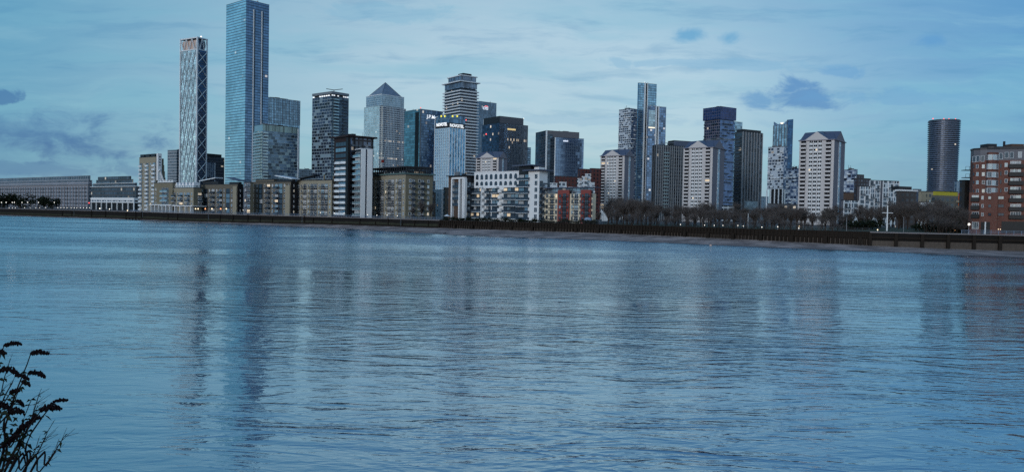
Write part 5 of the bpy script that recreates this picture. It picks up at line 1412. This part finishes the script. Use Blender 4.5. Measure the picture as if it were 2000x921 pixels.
mb = MB(); s0, z_ = FW.plane(1924, 433); mb.fbox(FW, s0, s0 + .35, .09, .4, z0, z_, white); put(mb, 'entrance_column', root)
mb = MB(); s0, z_ = FM.plane(1956, 432); s1, _ = FM.plane(2060, 433); mb.fbox(FM, s0, s1, .01, .1, z0 + .4, z_, blackm); put(mb, 'garage_opening', root)
mb = MB()
for px in (1949, 1953): s0, z_ = FM.plane(px, 448); mb.fbox(FM, s0, s0 + .18, .05, .2, z_, z_ + .18, lampm)
put(mb, 'wall_lamp', root)
for py in (333, 347.5):
    q = at(1889, 250, py); z_ = zat(1889, py, 250); mb = MB()
    mb.box(q.x - 1.1, q.x + 1.4, q.y - 1, q.y + 1.4, z_, z_ + .2, darkm)
    for x in (-1.1, .1, 1.3): mb.box(q.x + x, q.x + x + .07, q.y - 1, q.y - .93, z_ + .2, z_ + 1.2, darkm)
    mb.box(q.x - 1.1, q.x + 1.4, q.y - 1, q.y - .93, z_ + 1.2, z_ + 1.27, darkm); put(mb, 'side_balcony', root)
b.flush()
f = facade('black_side_flats', (.02, .018, .018), (.03, .035, .05), 3, 2.9, .4, .5, .4, .3, .02)
b = B('dark_side_block', 'nearly black block hugging the left side of the red brick building', 1879, 1884, 1897, 262, 353, 20, cat='building'); b.vol(None, None, f)
b = B('boundary_wall', 'low plain concrete wall beside the street lamp left of the red brick building', 1852, 1856, 1893, 285, 436, 15, cat='wall'); b.vol(None, None, plain('grey_green_wall', (.10, .10, .09), .9)); 

# ================================================================== roof plant, rails and aerials on flat roofs
for b in ALLB:
    nm = b.root.name.split('.')[0]
    if nm in ('gabled_tower', 'pyramid_tower', 'lattice_tower', 'hotel_tower', 'white_block', 'stepped_tower', 'red_brick_flats', 'boundary_wall', 'crescent_flats', 'colonnade_building', 'stone_office', 'yellow_topped_flats'): continue
    if min(b.tR, b.tL) < 5: continue
    zr = max(v[2] for o_ in b.root.children if o_.type == 'MESH' and o_.name.split('.')[0] in ('wall', 'glass_wall', 'roof', 'upper_wall', 'top_block', 'cap') for v in [o_.matrix_local.translation + Vector(o_.bound_box[6])]) + OFF[b.root.name][2]
    if zr > b.top + 1.2: continue
    for k in range(R_.randint(2, 4)):
        r0, l0 = R_.uniform(.1, .65) * b.tR, R_.uniform(.1, .65) * b.tL; wr_, wl_ = R_.uniform(.08, .24) * b.tR, R_.uniform(.08, .24) * b.tL
        roof_box(b, zr - .02, R_.uniform(.8, 2.4), r0, r0 + wr_, l0, l0 + wl_, R_.choice((greym, darkm, lilac)), 'roof_plant')
    for k in range(R_.randint(1, 3)):
        q = b.q(R_.uniform(.1, .9) * b.tR, R_.uniform(.1, .9) * b.tL); mb = MB(); mb.tube([(q[0], q[1], zr), (q[0], q[1], zr + R_.uniform(2.5, 5))], .12 * b.D / 500, greym, 4); put(mb, 'aerial', b.root)

# ================================================================== trees
def tree_proto(seed, pale=False, levels=5, spread=.9, thicket=False):
    rr = random.Random(seed); tr = MB(); cr = MB(); tm = palebark if pale else bark
    def rec(p_, d_, L, r, lv):
        q_ = p_ + d_ * L; mid = p_ + d_ * L * .5 + Vector((rr.uniform(-1, 1), rr.uniform(-1, 1), 0)) * L * .05
        if lv <= 1: tr.tube([p_, mid, q_], [r, r * .85, r * .7], tm, 6, lv == 0)
        elif lv == 2: cr.tube([p_, mid, q_], [r, r * .8, r * .6], tm, 3, False)
        else:
            side = d_.cross(Vector((rr.uniform(-1, 1), rr.uniform(-1, 1), rr.uniform(-1, 1)))).normalized() * max(r * .8, .0012 if lv < 5 else .0008)
            cr.face([p_ - side, p_ + side, q_ + side * .5, q_ - side * .5], twigm)
        if lv >= levels: return
        n = {0: 7, 1: 5, 2: 5, 3: 5, 4: 3}[lv]
        for k in range(n):
            a = rr.uniform(0, 6.28) if lv else k * 6.28 / n + rr.uniform(-.4, .4); til = rr.uniform(.3, .85) * spread * (.8 if lv == 0 else 1)
            ax = Vector((math.cos(a), math.sin(a), 0)); nd = (d_ * math.cos(til) + ax * math.sin(til) + Vector((0, 0, .12))).normalized()
            st = p_ + d_ * L * (rr.uniform(.45, 1.0) if lv else rr.uniform(.35, 1.0))
            rec(st, nd, L * rr.uniform(.6, .85) * (.95 if lv else .85), r * .55, lv + 1)
    if thicket:
        for k in range(5): rec(Vector((rr.uniform(-.12, .12), rr.uniform(-.1, .1), 0)), Vector((rr.uniform(-.35, .35), rr.uniform(-.3, .3), 1)).normalized(), .36, .008, 1)
    else: rec(Vector((0, 0, 0)), Vector((rr.uniform(-.05, .05), 0, 1)).normalized(), .27, .018, 0)
    mz = max(v[2] for v in cr.v); s_ = 1.0 / mz
    for mb_ in (tr, cr): mb_.v = [(v[0] * s_, v[1] * s_, v[2] * s_) for v in mb_.v]
    return tr.mesh('trunk'), cr.mesh('crown')
protos = [tree_proto(11 + i) for i in range(5)]; pale_proto = tree_proto(77, True, 5, .8)
wide = [tree_proto(31 + i, False, 5, 1.1) for i in range(2)]
thick = [tree_proto(51 + i, False, 5, .9, True) for i in range(3)]
def put_tree(name, pr, x, y, z, h_, wsc, label, group=None, rz=None):
    rt = thing(name, (x, y, z), label, 'tree', group); rt.rotation_euler = (0, 0, rz if rz is not None else R_.uniform(0, 6.28)); rt.scale = (h_ * wsc, h_ * wsc, h_)
    for nm, me in (('trunk', pr[0]), ('crown', pr[1])):
        o = bpy.data.objects.new(nm, me); COL.objects.link(o); o.parent = rt
    return rt
def top_at(px):
    pts = [(1180, 402), (1200, 389), (1240, 386), (1265, 392), (1300, 404), (1335, 404), (1372, 395), (1400, 400), (1440, 405), (1470, 402), (1500, 399), (1540, 401), (1580, 410),
           (1610, 402), (1640, 408), (1680, 405), (1720, 404), (1750, 396), (1775, 392), (1800, 396), (1830, 390), (1860, 400), (1885, 405)]
    for (a, ya), (c_, yc) in zip(pts, pts[1:]):
        if a <= px <= c_: return ya + (yc - ya) * (px - a) / (c_ - a)
    return 410
GT = 'bare winter trees massed along the park'
ORD = 'first second third fourth fifth sixth seventh eighth ninth tenth eleventh twelfth thirteenth fourteenth fifteenth sixteenth'.split()
REFS = [(1240, 'the lone gabled tower'), (1275, 'the twin blue towers'), (1337, 'the dark finned tower'), (1415, 'the middle gabled tower'), (1487, 'the dark ribbed tower'),
        (1560, 'the chequered blocks'), (1650, 'the largest gabled tower'), (1755, 'the white framed flats'), (1825, 'the brown and beige flats'), (1900, 'the yellow topped flats')]
spots = {}
for row_, step, off in ((0, 17, 12), (1, 19, 34), (2, 22, 62), (3, 13, 6)):
    px = 1184 + row_ * 4
    while px < 1886:
        pxx = px + R_.uniform(-4, 4); px += step
        if 1655 < pxx < 1815 and row_ in (0, 3): continue
        D = wall_at(pxx) + off + R_.uniform(-4, 4) + (10 if 1640 < pxx < 1830 else 0)
        ref = next(n_ for e_, n_ in REFS if pxx <= e_); spots.setdefault((row_, ref), []).append((pxx, D))
for (row_, ref), lst in spots.items():
    lst.sort()
    for k, (pxx, D) in enumerate(lst):
        tp = top_at(min(max(pxx, 1181), 1884)) + R_.uniform(-9, 15) + (9, 3, 0, 24)[row_]
        q = at(pxx, D, 420); h_ = max(zat(pxx, tp - 6, D) - 5, 2.5)
        kind_ = ('front row of bare trees', 'middle row of bare trees', 'back row of bare trees', 'twiggy undergrowth')[row_]
        put_tree('bare_tree' if row_ < 3 else 'bare_thicket', R_.choice(protos + wide) if row_ < 3 else R_.choice(thick), q.x, q.y, 4.95, h_, R_.uniform(.8, 1.15) if row_ < 3 else 1.5,
                 ORD[k] + ' from left in the ' + kind_ + ' below ' + ref, GT)
q = at(1373, wall_at(1373) + 9, 420); put_tree('bare_tree', pale_proto, q.x, q.y, 4.95, zat(1373, 399, q.y) - 5, .9, 'pale trunked bare tree standing forward of the dark trees below the gabled tower')
for px, top, w_, lab in ((806, 402, .8, 'small bare tree before the right part of the crescent flats'), (824, 388, .9, 'tallest bare tree before the right end of the crescent flats'), (841, 394, .8, 'bare tree left of the narrow white building'),
                     (1168, 412, .8, 'small bare tree right of the cream and red terrace')):
    q = at(px, wall_at(px) + 14, 420); put_tree('bare_tree', R_.choice(protos), q.x, q.y, 4.95, zat(px, top, q.y) - 5, w_, lab)

def bush_mesh(seed, n=420, m_=leafm):
    rr = random.Random(seed); mb = MB()
    lob = [(rr.uniform(-.55, .55), rr.uniform(-.4, .4), rr.uniform(.3, .72), rr.uniform(.24, .42)) for _ in range(8)]
    for _ in range(n):
        x, y, z, r = rr.choice(lob); v = Vector((rr.gauss(0, 1), rr.gauss(0, 1), rr.gauss(0, 1))).normalized() * r * rr.uniform(.4, 1.05)
        c_ = Vector((x, y, z)) + v
        if c_.z < .02: continue
        a = Vector((rr.gauss(0, 1), rr.gauss(0, 1), rr.gauss(0, 1))).normalized() * .05; d_ = a.cross(Vector((rr.gauss(0, 1), rr.gauss(0, 1), rr.gauss(0, 1)))).normalized() * .04
        mb.face([c_ - a, c_ + d_, c_ + a, c_ - d_], m_)
    return mb.mesh('foliage')
bushes = [bush_mesh(90 + i, 900) for i in range(3)]
def put_bush(name, x, y, z, w_, h_, label, group=None, cat='bush'):
    rt = thing(name, (x, y, z), label, cat, group); rt.scale = (w_, w_, h_); rt.rotation_euler = (0, 0, R_.uniform(0, 6))
    o = bpy.data.objects.new('foliage', R_.choice(bushes)); COL.objects.link(o); o.parent = rt
    mb = MB(); mb.tube([(0, 0, 0), (.02, 0, .35), (0, .02, .6)], [.05, .035, .02], bark, 5); o = mb.build('stem'); o.parent = rt
    return rt
for px, top, w_, lab in ((8, 378, 22, 'dark bushy tree at the left edge before the stone office'), (40, 375, 24, 'largest dark bushy tree before the stone office'), (76, 380, 18, 'third dark bushy tree from the left before the stone office'),
                     (102, 384, 13, 'rightmost and smallest dark bushy tree before the stone office')):
    D = 620; q = at(px, D, 395); put_bush('evergreen_tree', q.x, q.y, 5, w_ * .75, zat(px, top, D) - 5, lab, None, 'tree')
ORD26 = ORD + ['seventeenth', 'eighteenth', 'nineteenth', 'twentieth'] + ['twenty ' + o_ for o_ in ORD[:6]]
HG = 'clipped evergreen bushes on the wall top'
for i in range(26):
    px = 872 + i * 11.6; D = wall_at(px) + 3; q = at(px, D, 430); put_bush('bush', q.x, q.y, 5.0, R_.uniform(2.4, 3.4), R_.uniform(1.1, 2.2), ORD26[i] + ' low evergreen bush from left before the white and red flats', HG)
for px, w_, h_, lab in ((1688, 9, 3.4, 'broad dark bush left of the white mast'), (1662, 6, 2.4, 'dark bush above the lawn behind the left flagpole'), (1812, 8, 3, 'dark bush right of the lawn'), (1838, 7, 3, 'dark bush left of the street lamp by the red flats'),
                    (1872, 6, 3.2, 'dark bush against the low wall by the red flats'), (1860, 5, 7, 'tall dark bush beside the nearly black block')):
    D = wall_at(px) + 26; q = at(px, D, 430); put_bush('bush', q.x, q.y, 5.0, w_, h_ + .6, lab)

# ================================================================== lamps, masts, small things
def lamp(px, py, D, mat_, label, group=None, z=4.95, sz=.5, pole=greym):
    q = at(px, D, py); zz_ = zat(px, py, D); rt = thing('street_lamp', (q.x, q.y, z), label, 'street lamp', group)
    if zz_ < z + .8: zz_ = z + .8
    mb = MB(); mb.tube([(q.x, q.y, z), (q.x, q.y, z + .8), (q.x, q.y, zz_ - .1)], [.14, .08, .06], pole, 6); put(mb, 'pole', rt)
    mb = MB(); h_ = sz / 2; mb.tube([(q.x, q.y, zz_ - h_), (q.x, q.y, zz_ - h_ * .3), (q.x, q.y, zz_ + h_ * .5), (q.x, q.y, zz_ + h_)], [h_ * .5, h_, h_ * .8, h_ * .2], mat_, 8); put(mb, 'lamp_head', rt)
    mb = MB(); mb.tube([(q.x, q.y, zz_ + h_), (q.x, q.y, zz_ + h_ + .12)], [h_ * .9, h_ * .3], pole, 8); put(mb, 'cap', rt)
for k_, px in enumerate((3, 12, 24, 28, 43, 54, 75, 106)): lamp(px, 395, 590, lampw, ORD26[k_] + ' lit street lamp from left before the dark bushy trees at far left', 'upper promenade lamps at far left', sz=.55)
for k_, px in enumerate((18, 24, 30, 48, 59, 70, 77, 89, 113, 119, 125, 131, 139, 145, 150, 157, 163, 169, 175)): lamp(px, 405.5, wall_at(px) + 1.4, lampw, ORD26[k_] + ' small lamp from left in the low row along the river wall', 'low promenade lamps along the wall', sz=.4)
lamp(195, 407, wall_at(195) + 1.5, lampw, 'white lamp below the left bays of the colonnade building', sz=.8); lamp(214, 408, wall_at(214) + 1.5, lampw, 'white lamp below the middle bays of the colonnade building', sz=.7)
lamp(249, 411, wall_at(249) + 1.5, lampm, 'warm lamp at the foot of the stepped tower', sz=.7)
lamp(174, 396, 600, lampr, 'red light between the stone office and the terraced office', sz=.9)
for px, m_, lab in ((382, lampm, 'warm white lamp below the cream fronted flats'), (387, lampm, 'second warm white lamp below the cream fronted flats, nearer the brown flats'), (401, lampo, 'bright orange lamp at the left foot of the brown beige flats'), (414, lampm, 'warm lamp second from left before the brown beige flats'),
                    (431, lampo, 'orange lamp under the middle of the brown beige flats'), (442, lampm, 'small warm lamp right of the orange lamp before the brown beige flats')):
    lamp(px, 407.5, wall_at(px) + 8, m_, lab, sz=.75)
for px, py, lab in ((475, 411, 'warm lamp by the dark end wall of the brown flats'), (626, 416, 'lamp before the flats left of the bronze tower'), (653, 417, 'lamp at the left foot of the bronze tower'), (672, 417, 'lamp at the foot of the white curved balconies'),
                   (718, 420, 'lamp below the left end of the crescent flats'), (736, 421, 'lamp below the crescent flats, second from their left end'), (756, 421, 'lamp below the middle of the crescent flats'), (776, 422, 'lamp below the corner of the crescent flats')):
    lamp(px, py - 1, wall_at(px) + 5, lampw, lab, sz=.34)
for k_, (px, py) in enumerate(((1329, 442), (1395, 441), (1441, 440), (1452, 441), (1488, 446), (1519, 442.5), (1376, 443), (1412, 440))):
    lamp(px, py, wall_at(px) + (16 if py < 444 else 5), lampw, ('leftmost small park lamp, below the dark finned tower', 'small park lamp below the right edge of the middle gabled tower', 'small park lamp left of a close pair below the navy tower', 'small park lamp right of a close pair below the navy tower', 'small park lamp standing lowest, below the dark ribbed tower', 'rightmost small park lamp, below the columned chequered block', 'small park lamp beside the pale trunked tree', 'small park lamp just right of the middle gabled tower')[k_], 'small lit lamps among the park trees', sz=.34)
lamp(1561, 441.5, wall_at(1561) + 12, lampm, 'warm park lamp below the left side of the largest gabled tower', sz=.5); lamp(1560, 448, wall_at(1560) + 3, lampw, 'low white light on the park edge just under the warm park lamp', sz=.35)
lamp(1850, 440, 262, lampw, 'bright lamp beside the orange lit patch left of the red flats', sz=.75); lamp(1892.5, 437.5, 236, lampw, 'bright lamp at the left corner of the red brick flats', sz=.75); lamp(1714, 449, 236, lampm, 'dim low lamp on the lawn left of the white mast', sz=.35)
# warm lit kiosk
q = at(1864, 268, 441); rt = thing('shopfront', (q.x, q.y, 5), 'small orange lit kiosk beside the bright lamp left of the red flats', 'shopfront')
mb = MB(); mb.box(q.x - 1.4, q.x + 1.4, q.y - 1, q.y + 1, 5, 7.2, darkm); put(mb, 'wall', rt); mb = MB(); mb.box(q.x - 1.2, q.x + .9, q.y - 1.06, q.y - 1.01, 5.6, 7.0, plain('shopfront_glow', (1, .7, .4), emit=(1, .5, .2), es=1.6)); put(mb, 'lit_window', rt)  # glowing box for the warm glare taken as a lit shopfront
mb = MB(); mb.box(q.x - 1.7, q.x + 1.7, q.y - 1.4, q.y + 1.2, 7.2, 7.4, greym); put(mb, 'roof', rt)

def mast(px, top, D, r, label, cross=None, m_=white, z=5.0, name='mast'):
    q = at(px, D, (top + 448) / 2); zt_ = zat(px, top, D); rt = thing(name, (q.x, q.y, z), label, 'mast')
    mb = MB(); mb.tube([(q.x, q.y, z), (q.x, q.y, z + (zt_ - z) * .5), (q.x, q.y, zt_)], [r, r * .85, r * .6], m_, 8); put(mb, 'pole', rt)
    if cross:
        zc_ = zat(px, cross[0], D); w_ = cross[1] / F * D; mb = MB(); mb.tube([(q.x - w_, q.y, zc_), (q.x + w_, q.y, zc_)], r * .45, m_, 6); put(mb, 'crossarm', rt)
    else:
        mb = MB(); mb.tube([(q.x, q.y, zt_), (q.x, q.y, zt_ + .15)], [r, r * .3], m_, 6); put(mb, 'finial', rt)
mast(1733, 401, 246, .26, 'white mast with a single crossarm on the lawn', (415.5, 10.5))
mast(1653.5, 425, 244, .10, 'slender grey pole on the lawn left of the white mast', None, greym); mast(1765, 424, 240, .09, 'slender dark pole right of the white mast', None, greym)
mast(1461, 418, wall_at(1461) + 6, .11, 'slender pale pole standing before the trees in the middle of the park', None, offwhite); mast(1178, 408, wall_at(1178) + 8, .09, 'thin grey pole right of the terrace beside the white sail canopy', None, greym)

# white sail canopy and blue dome
q = at(1180, wall_at(1180) + 16, 420); z_ = zat(1176, 403, q.y); rt = thing('sail_canopy', (q.x, q.y, 5), 'white triangular sail canopy right of the cream and red terrace', 'canopy')
mb = MB(); A_, B_, C_ = Vector((q.x - 1.6, q.y, z_)), Vector((q.x - .9, q.y - .5, 6.2)), Vector((q.x + 2.0, q.y + .8, 6.4))
mb.face([A_, B_, C_], white); mb.face([C_ + Vector((0, .05, 0)), B_ + Vector((0, .05, 0)), A_ + Vector((0, .05, 0))], white); put(mb, 'sail', rt)
mb = MB(); mb.tube([(A_.x - .1, A_.y + .1, 4.95), (A_.x - .1, A_.y + .1, z_ + .3)], .09, greym, 6); put(mb, 'post', rt)
q = at(1148, wall_at(1148) + 7, 428); rt = thing('dome_tent', (q.x, q.y, 5), 'pale blue half dome tent before the right end of the red terrace', 'tent')
dm = plain('dome_fabric', (.22, .28, .38), .5, 0, var=.15); mb = MB(); rd = 1.9; zc_ = 5.0 + .8
for i in range(12):
    for j in range(4):
        def S(i_, j_): a, e_ = 2 * math.pi * i_ / 12, math.pi / 2 * j_ / 4; return (q.x + math.cos(a) * math.cos(e_) * rd, q.y + math.sin(a) * math.cos(e_) * rd, zc_ + math.sin(e_) * rd)
        mb.face([S(i, j), S(i + 1, j), S(i + 1, j + 1), S(i, j + 1)], dm)
    mb.face([(S(i, 0)[0], S(i, 0)[1], 5), (S(i + 1, 0)[0], S(i + 1, 0)[1], 5), S(i + 1, 0), S(i, 0)], darkm)
put(mb, 'dome', rt)
q = at(873, wall_at(873) + 4, 424); rt = thing('parasol', (q.x, q.y, 5), 'small white parasol on the terrace before the flats on columns', 'parasol')
mb = MB()
for i in range(8):
    a, c_ = 2 * math.pi * i / 8, 2 * math.pi * (i + 1) / 8; mb.face([(q.x + math.cos(a) * 1.5, q.y + math.sin(a) * 1.5, 6.9), (q.x + math.cos(c_) * 1.5, q.y + math.sin(c_) * 1.5, 6.9), (q.x, q.y, 7.7)], white)
put(mb, 'canopy', rt); mb = MB(); mb.tube([(q.x, q.y, 5), (q.x, q.y, 7.6)], .05, greym, 6); put(mb, 'pole', rt)

# promenade tower crane near the pyramid tower
q = at(751, 900, 300); zt_ = zat(753, 266, 900); rt = thing('crane', (q.x, q.y, 5), 'thin pale luffing crane in front of the pyramid tower', 'crane')
mb = MB(); mb.tube([(q.x, q.y, 5), (q.x, q.y, zat(751, 310, 900))], .5, greym, 4); put(mb, 'mast', rt)
mb = MB(); mb.tube([(q.x - 1, q.y, zat(751, 312, 900)), (q.x + 3.2, q.y, zt_)], .45, offwhite, 4); put(mb, 'jib', rt)
mb = MB(); zz_ = zat(751, 314, 900); mb.box(q.x - 3.5, q.x - .6, q.y - 1.2, q.y + 1.2, zz_ - 2, zz_ + 1, plain('crane_red', (.4, .05, .04))); put(mb, 'counterweight', rt)

# river things
def boat_pontoon():
    a = at(98, 548, 423); rt = thing('pontoon', (a.x, a.y, 0), 'long low dark pontoon with two pale deck boxes moored under the far left wall', 'pontoon')
    mb = MB(); L_ = 15; mb.hexa([(a.x + .6, a.y - 1.5, -.2), (a.x + L_ - .6, a.y - 1.5, -.2), (a.x + L_ - .6, a.y + 1.5, -.2), (a.x + .6, a.y + 1.5, -.2)], [(a.x, a.y - 1.8, .5), (a.x + L_, a.y - 1.8, .5), (a.x + L_, a.y + 1.8, .5), (a.x, a.y + 1.8, .5)], darkm); put(mb, 'hull', rt)
    for x in (5, 10): mb = MB(); mb.box(a.x + x, a.x + x + 3.2, a.y - .8, a.y + .8, .5, 1.0, offwhite); put(mb, 'deck_box', rt)
boat_pontoon()
a = at(262, 488, 430); rt = thing('mooring_dolphin', (a.x, a.y, -.5), 'cluster of dark timber piles standing in the water below the stepped tower', 'mooring')
for i in range(7):
    x = a.x - 5 + i * 2.0; mb = MB(); mb.tube([(x, a.y, -1), (x, a.y, .9 + (i % 3) * .3)], .45, timber, 7); put(mb, 'pile', rt)
mb = MB(); mb.box(a.x - 5.4, a.x + 7.4, a.y - .3, a.y + .3, .5, .8, timber); put(mb, 'beam', rt)
a = at(871, 303, 457); rt = thing('mooring_buoy', (a.x, a.y, 0), 'small dark raft shaped buoy afloat just off the mid river beach', 'buoy')
mb = MB(); mb.box(a.x - 1.1, a.x + 1.1, a.y - .7, a.y + .7, -.2, .28, timber); put(mb, 'float', rt); mb = MB(); mb.tube([(a.x - .3, a.y, .28), (a.x - .3, a.y, .8)], [.35, .1], darkm, 6); put(mb, 'bollard', rt)
a = at(1388, 232, 484); rt = thing('mooring_buoy', (a.x, a.y, 0), 'tiny pale round buoy floating off the timber wall', 'buoy')
mb = MB(); mb.tube([(a.x, a.y, -.15), (a.x, a.y, .1), (a.x, a.y, .32), (a.x, a.y, .42)], [.3, .42, .3, .08], plain('buoy_paint', (.5, .35, .3)), 10); put(mb, 'float', rt); mb = MB(); mb.tube([(a.x, a.y, .42), (a.x, a.y, .6)], .05, darkm, 6); put(mb, 'ring', rt)

# ================================================================== foreground shrub
rt = thing('buddleia_shrub', (-4.1, 4.6, 4.3), 'dark leafless shrub with drooping seed heads at the lower left corner', 'shrub')
def P3(px, py, D): v = ray(px, py); return Vector((v.x * D, D, EYE + v.z * D))
rr = random.Random(5)
def stem(pts, r0, r1, name='stem'):
    mb = MB(); n = len(pts); P = []
    for i in range(n - 1):
        p0, p1, p2, p3 = pts[max(i - 1, 0)], pts[i], pts[i + 1], pts[min(i + 2, n - 1)]
        for k in range(5):
            t_ = k / 5; P.append(.5 * ((2 * p1) + (p2 - p0) * t_ + (2 * p0 - 5 * p1 + 4 * p2 - p3) * t_ * t_ + (3 * p1 - p0 - 3 * p2 + p3) * t_ ** 3) + Vector((rr.uniform(-1, 1), 0, rr.uniform(-1, 1))) * .004)
    P.append(pts[-1]); rs = [r0 + (r1 - r0) * i / (len(P) - 1) for i in range(len(P))]
    mb.tube(P, rs, shrubm, 6); put(mb, name, rt); return P
def seed_head(a, c_, w_, n=150):
    mb = MB(); ax = c_ - a
    for i in range(n):
        t_ = rr.random(); prof_ = math.sin(math.pi * (t_ * .86 + .07)) ** .55; o_ = Vector((rr.gauss(0, 1), rr.gauss(0, 1), rr.gauss(0, 1))).normalized() * w_ * prof_ * rr.uniform(.25, 1.1)
        ctr = a + ax * t_ + o_ + Vector((0, 0, math.sin(math.pi * t_) * w_ * .7)); s_ = rr.uniform(.004, .0085)
        v = [ctr + Vector(d_) * s_ for d_ in ((1, 0, 0), (-1, 0, 0), (0, 1, 0), (0, -1, 0), (0, 0, 1.4), (0, 0, -1.4))]
        for f_ in ((0, 2, 4), (2, 1, 4), (1, 3, 4), (3, 0, 4), (2, 0, 5), (1, 2, 5), (3, 1, 5), (0, 3, 5)): mb.face([v[k] for k in f_], seedm)
    mb.tube([a, a + ax * .5 + Vector((0, 0, w_ * .7)), c_], [w_ * .45, w_ * .5, w_ * .12], seedm, 6); put(mb, 'seed_head', rt)
leaves = MB()
def leaf(c_, L_, droop=.4):
    a = rr.uniform(0, 6.28); d_ = Vector((math.cos(a), math.sin(a) * .5, rr.uniform(-.9, .5))).normalized(); s_ = d_.cross(Vector((rr.uniform(-1, 1), rr.uniform(-1, 1), rr.uniform(-1, 1)))).normalized() * L_ * .22
    m_ = c_ + d_ * L_ * .5 + Vector((0, 0, .1 * L_)); e_ = c_ + d_ * L_ + Vector((0, 0, -droop * L_ * .4))
    leaves.face([c_, m_ + s_, e_, m_ - s_], leafm)
root0 = Vector((-4.1, 4.6, 4.3))
# (tip column,row, depth, head end column,row, half width) for each headed stem; the root fans out low on the left
heads = [((8, 674), 5.0, (43, 672), .020), ((60, 690), 4.8, (95, 690), .022), ((56, 728), 4.6, (88, 735), .024), ((-30, 690), 4.7, (12, 690), .024), ((2, 722), 4.5, (34, 728), .026), ((30, 732), 4.9, (56, 740), .020),
         ((20, 766), 4.8, (38, 762), .015), ((34, 782), 4.7, (46, 792), .014), ((-12, 790), 4.6, (20, 798), .026), ((20, 806), 4.5, (46, 806), .030), ((80, 800), 4.4, (119, 797), .030), ((104, 784), 4.7, (133, 781), .010),
         ((52, 830), 4.5, (78, 814), .026), ((30, 848), 4.5, (56, 830), .030), ((4, 872), 4.4, (36, 852), .034), ((44, 745), 4.9, (58, 752), .014)]
for (a, D_, e_, w_) in heads:
    tip = P3(a[0], a[1], D_); end = P3(e_[0], e_[1], D_ - .02); low = P3(a[0] - 75 - rr.uniform(0, 25), 960 + rr.uniform(0, 40), D_ + .1)
    mid = low.lerp(tip, .55) + Vector((rr.uniform(-.05, .02), 0, rr.uniform(-.04, .08)))
    P = stem([root0 + Vector((rr.uniform(-.2, .2), rr.uniform(-.2, .2), 0)), low, mid, tip], .010, .0028)
    seed_head(tip, end, w_ * .7, int(50 + w_ * 3000))
    for k in range(9):
        c_ = rr.choice(P[8:]); leaf(c_, rr.uniform(.025, .06))
for (a, D_) in (((81, 758), 4.5), ((60, 780), 4.7), ((125, 852), 4.3), ((98, 834), 4.5), ((110, 876), 4.4), ((76, 868), 4.3), ((20, 700), 4.9), ((77, 782), 4.6), ((88, 856), 4.5), ((30, 880), 4.3)):
    tip = P3(a[0], a[1], D_); low = P3(a[0] - 85, 955, D_ + .1); mid = low.lerp(tip, .6) + Vector((0, 0, -.04)); P = stem([root0, low, mid, tip], .009, .0016)
    for k in range(5):
        c_ = rr.choice(P[10:]); leaf(c_, rr.uniform(.015, .035)); tw_ = c_ + Vector((rr.uniform(.01, .09), 0, rr.uniform(.02, .09))); leaves.tube([c_, tw_], [.0016, .0009], shrubm, 3)
for _ in range(60):
    px_, py_ = rr.uniform(-10, 60), rr.uniform(800, 925)
    if px_ < (980 - py_) * .3 + 10: leaf(P3(px_, py_, rr.uniform(4.3, 4.8)), rr.uniform(.03, .06))
put(leaves, 'leaves', rt)
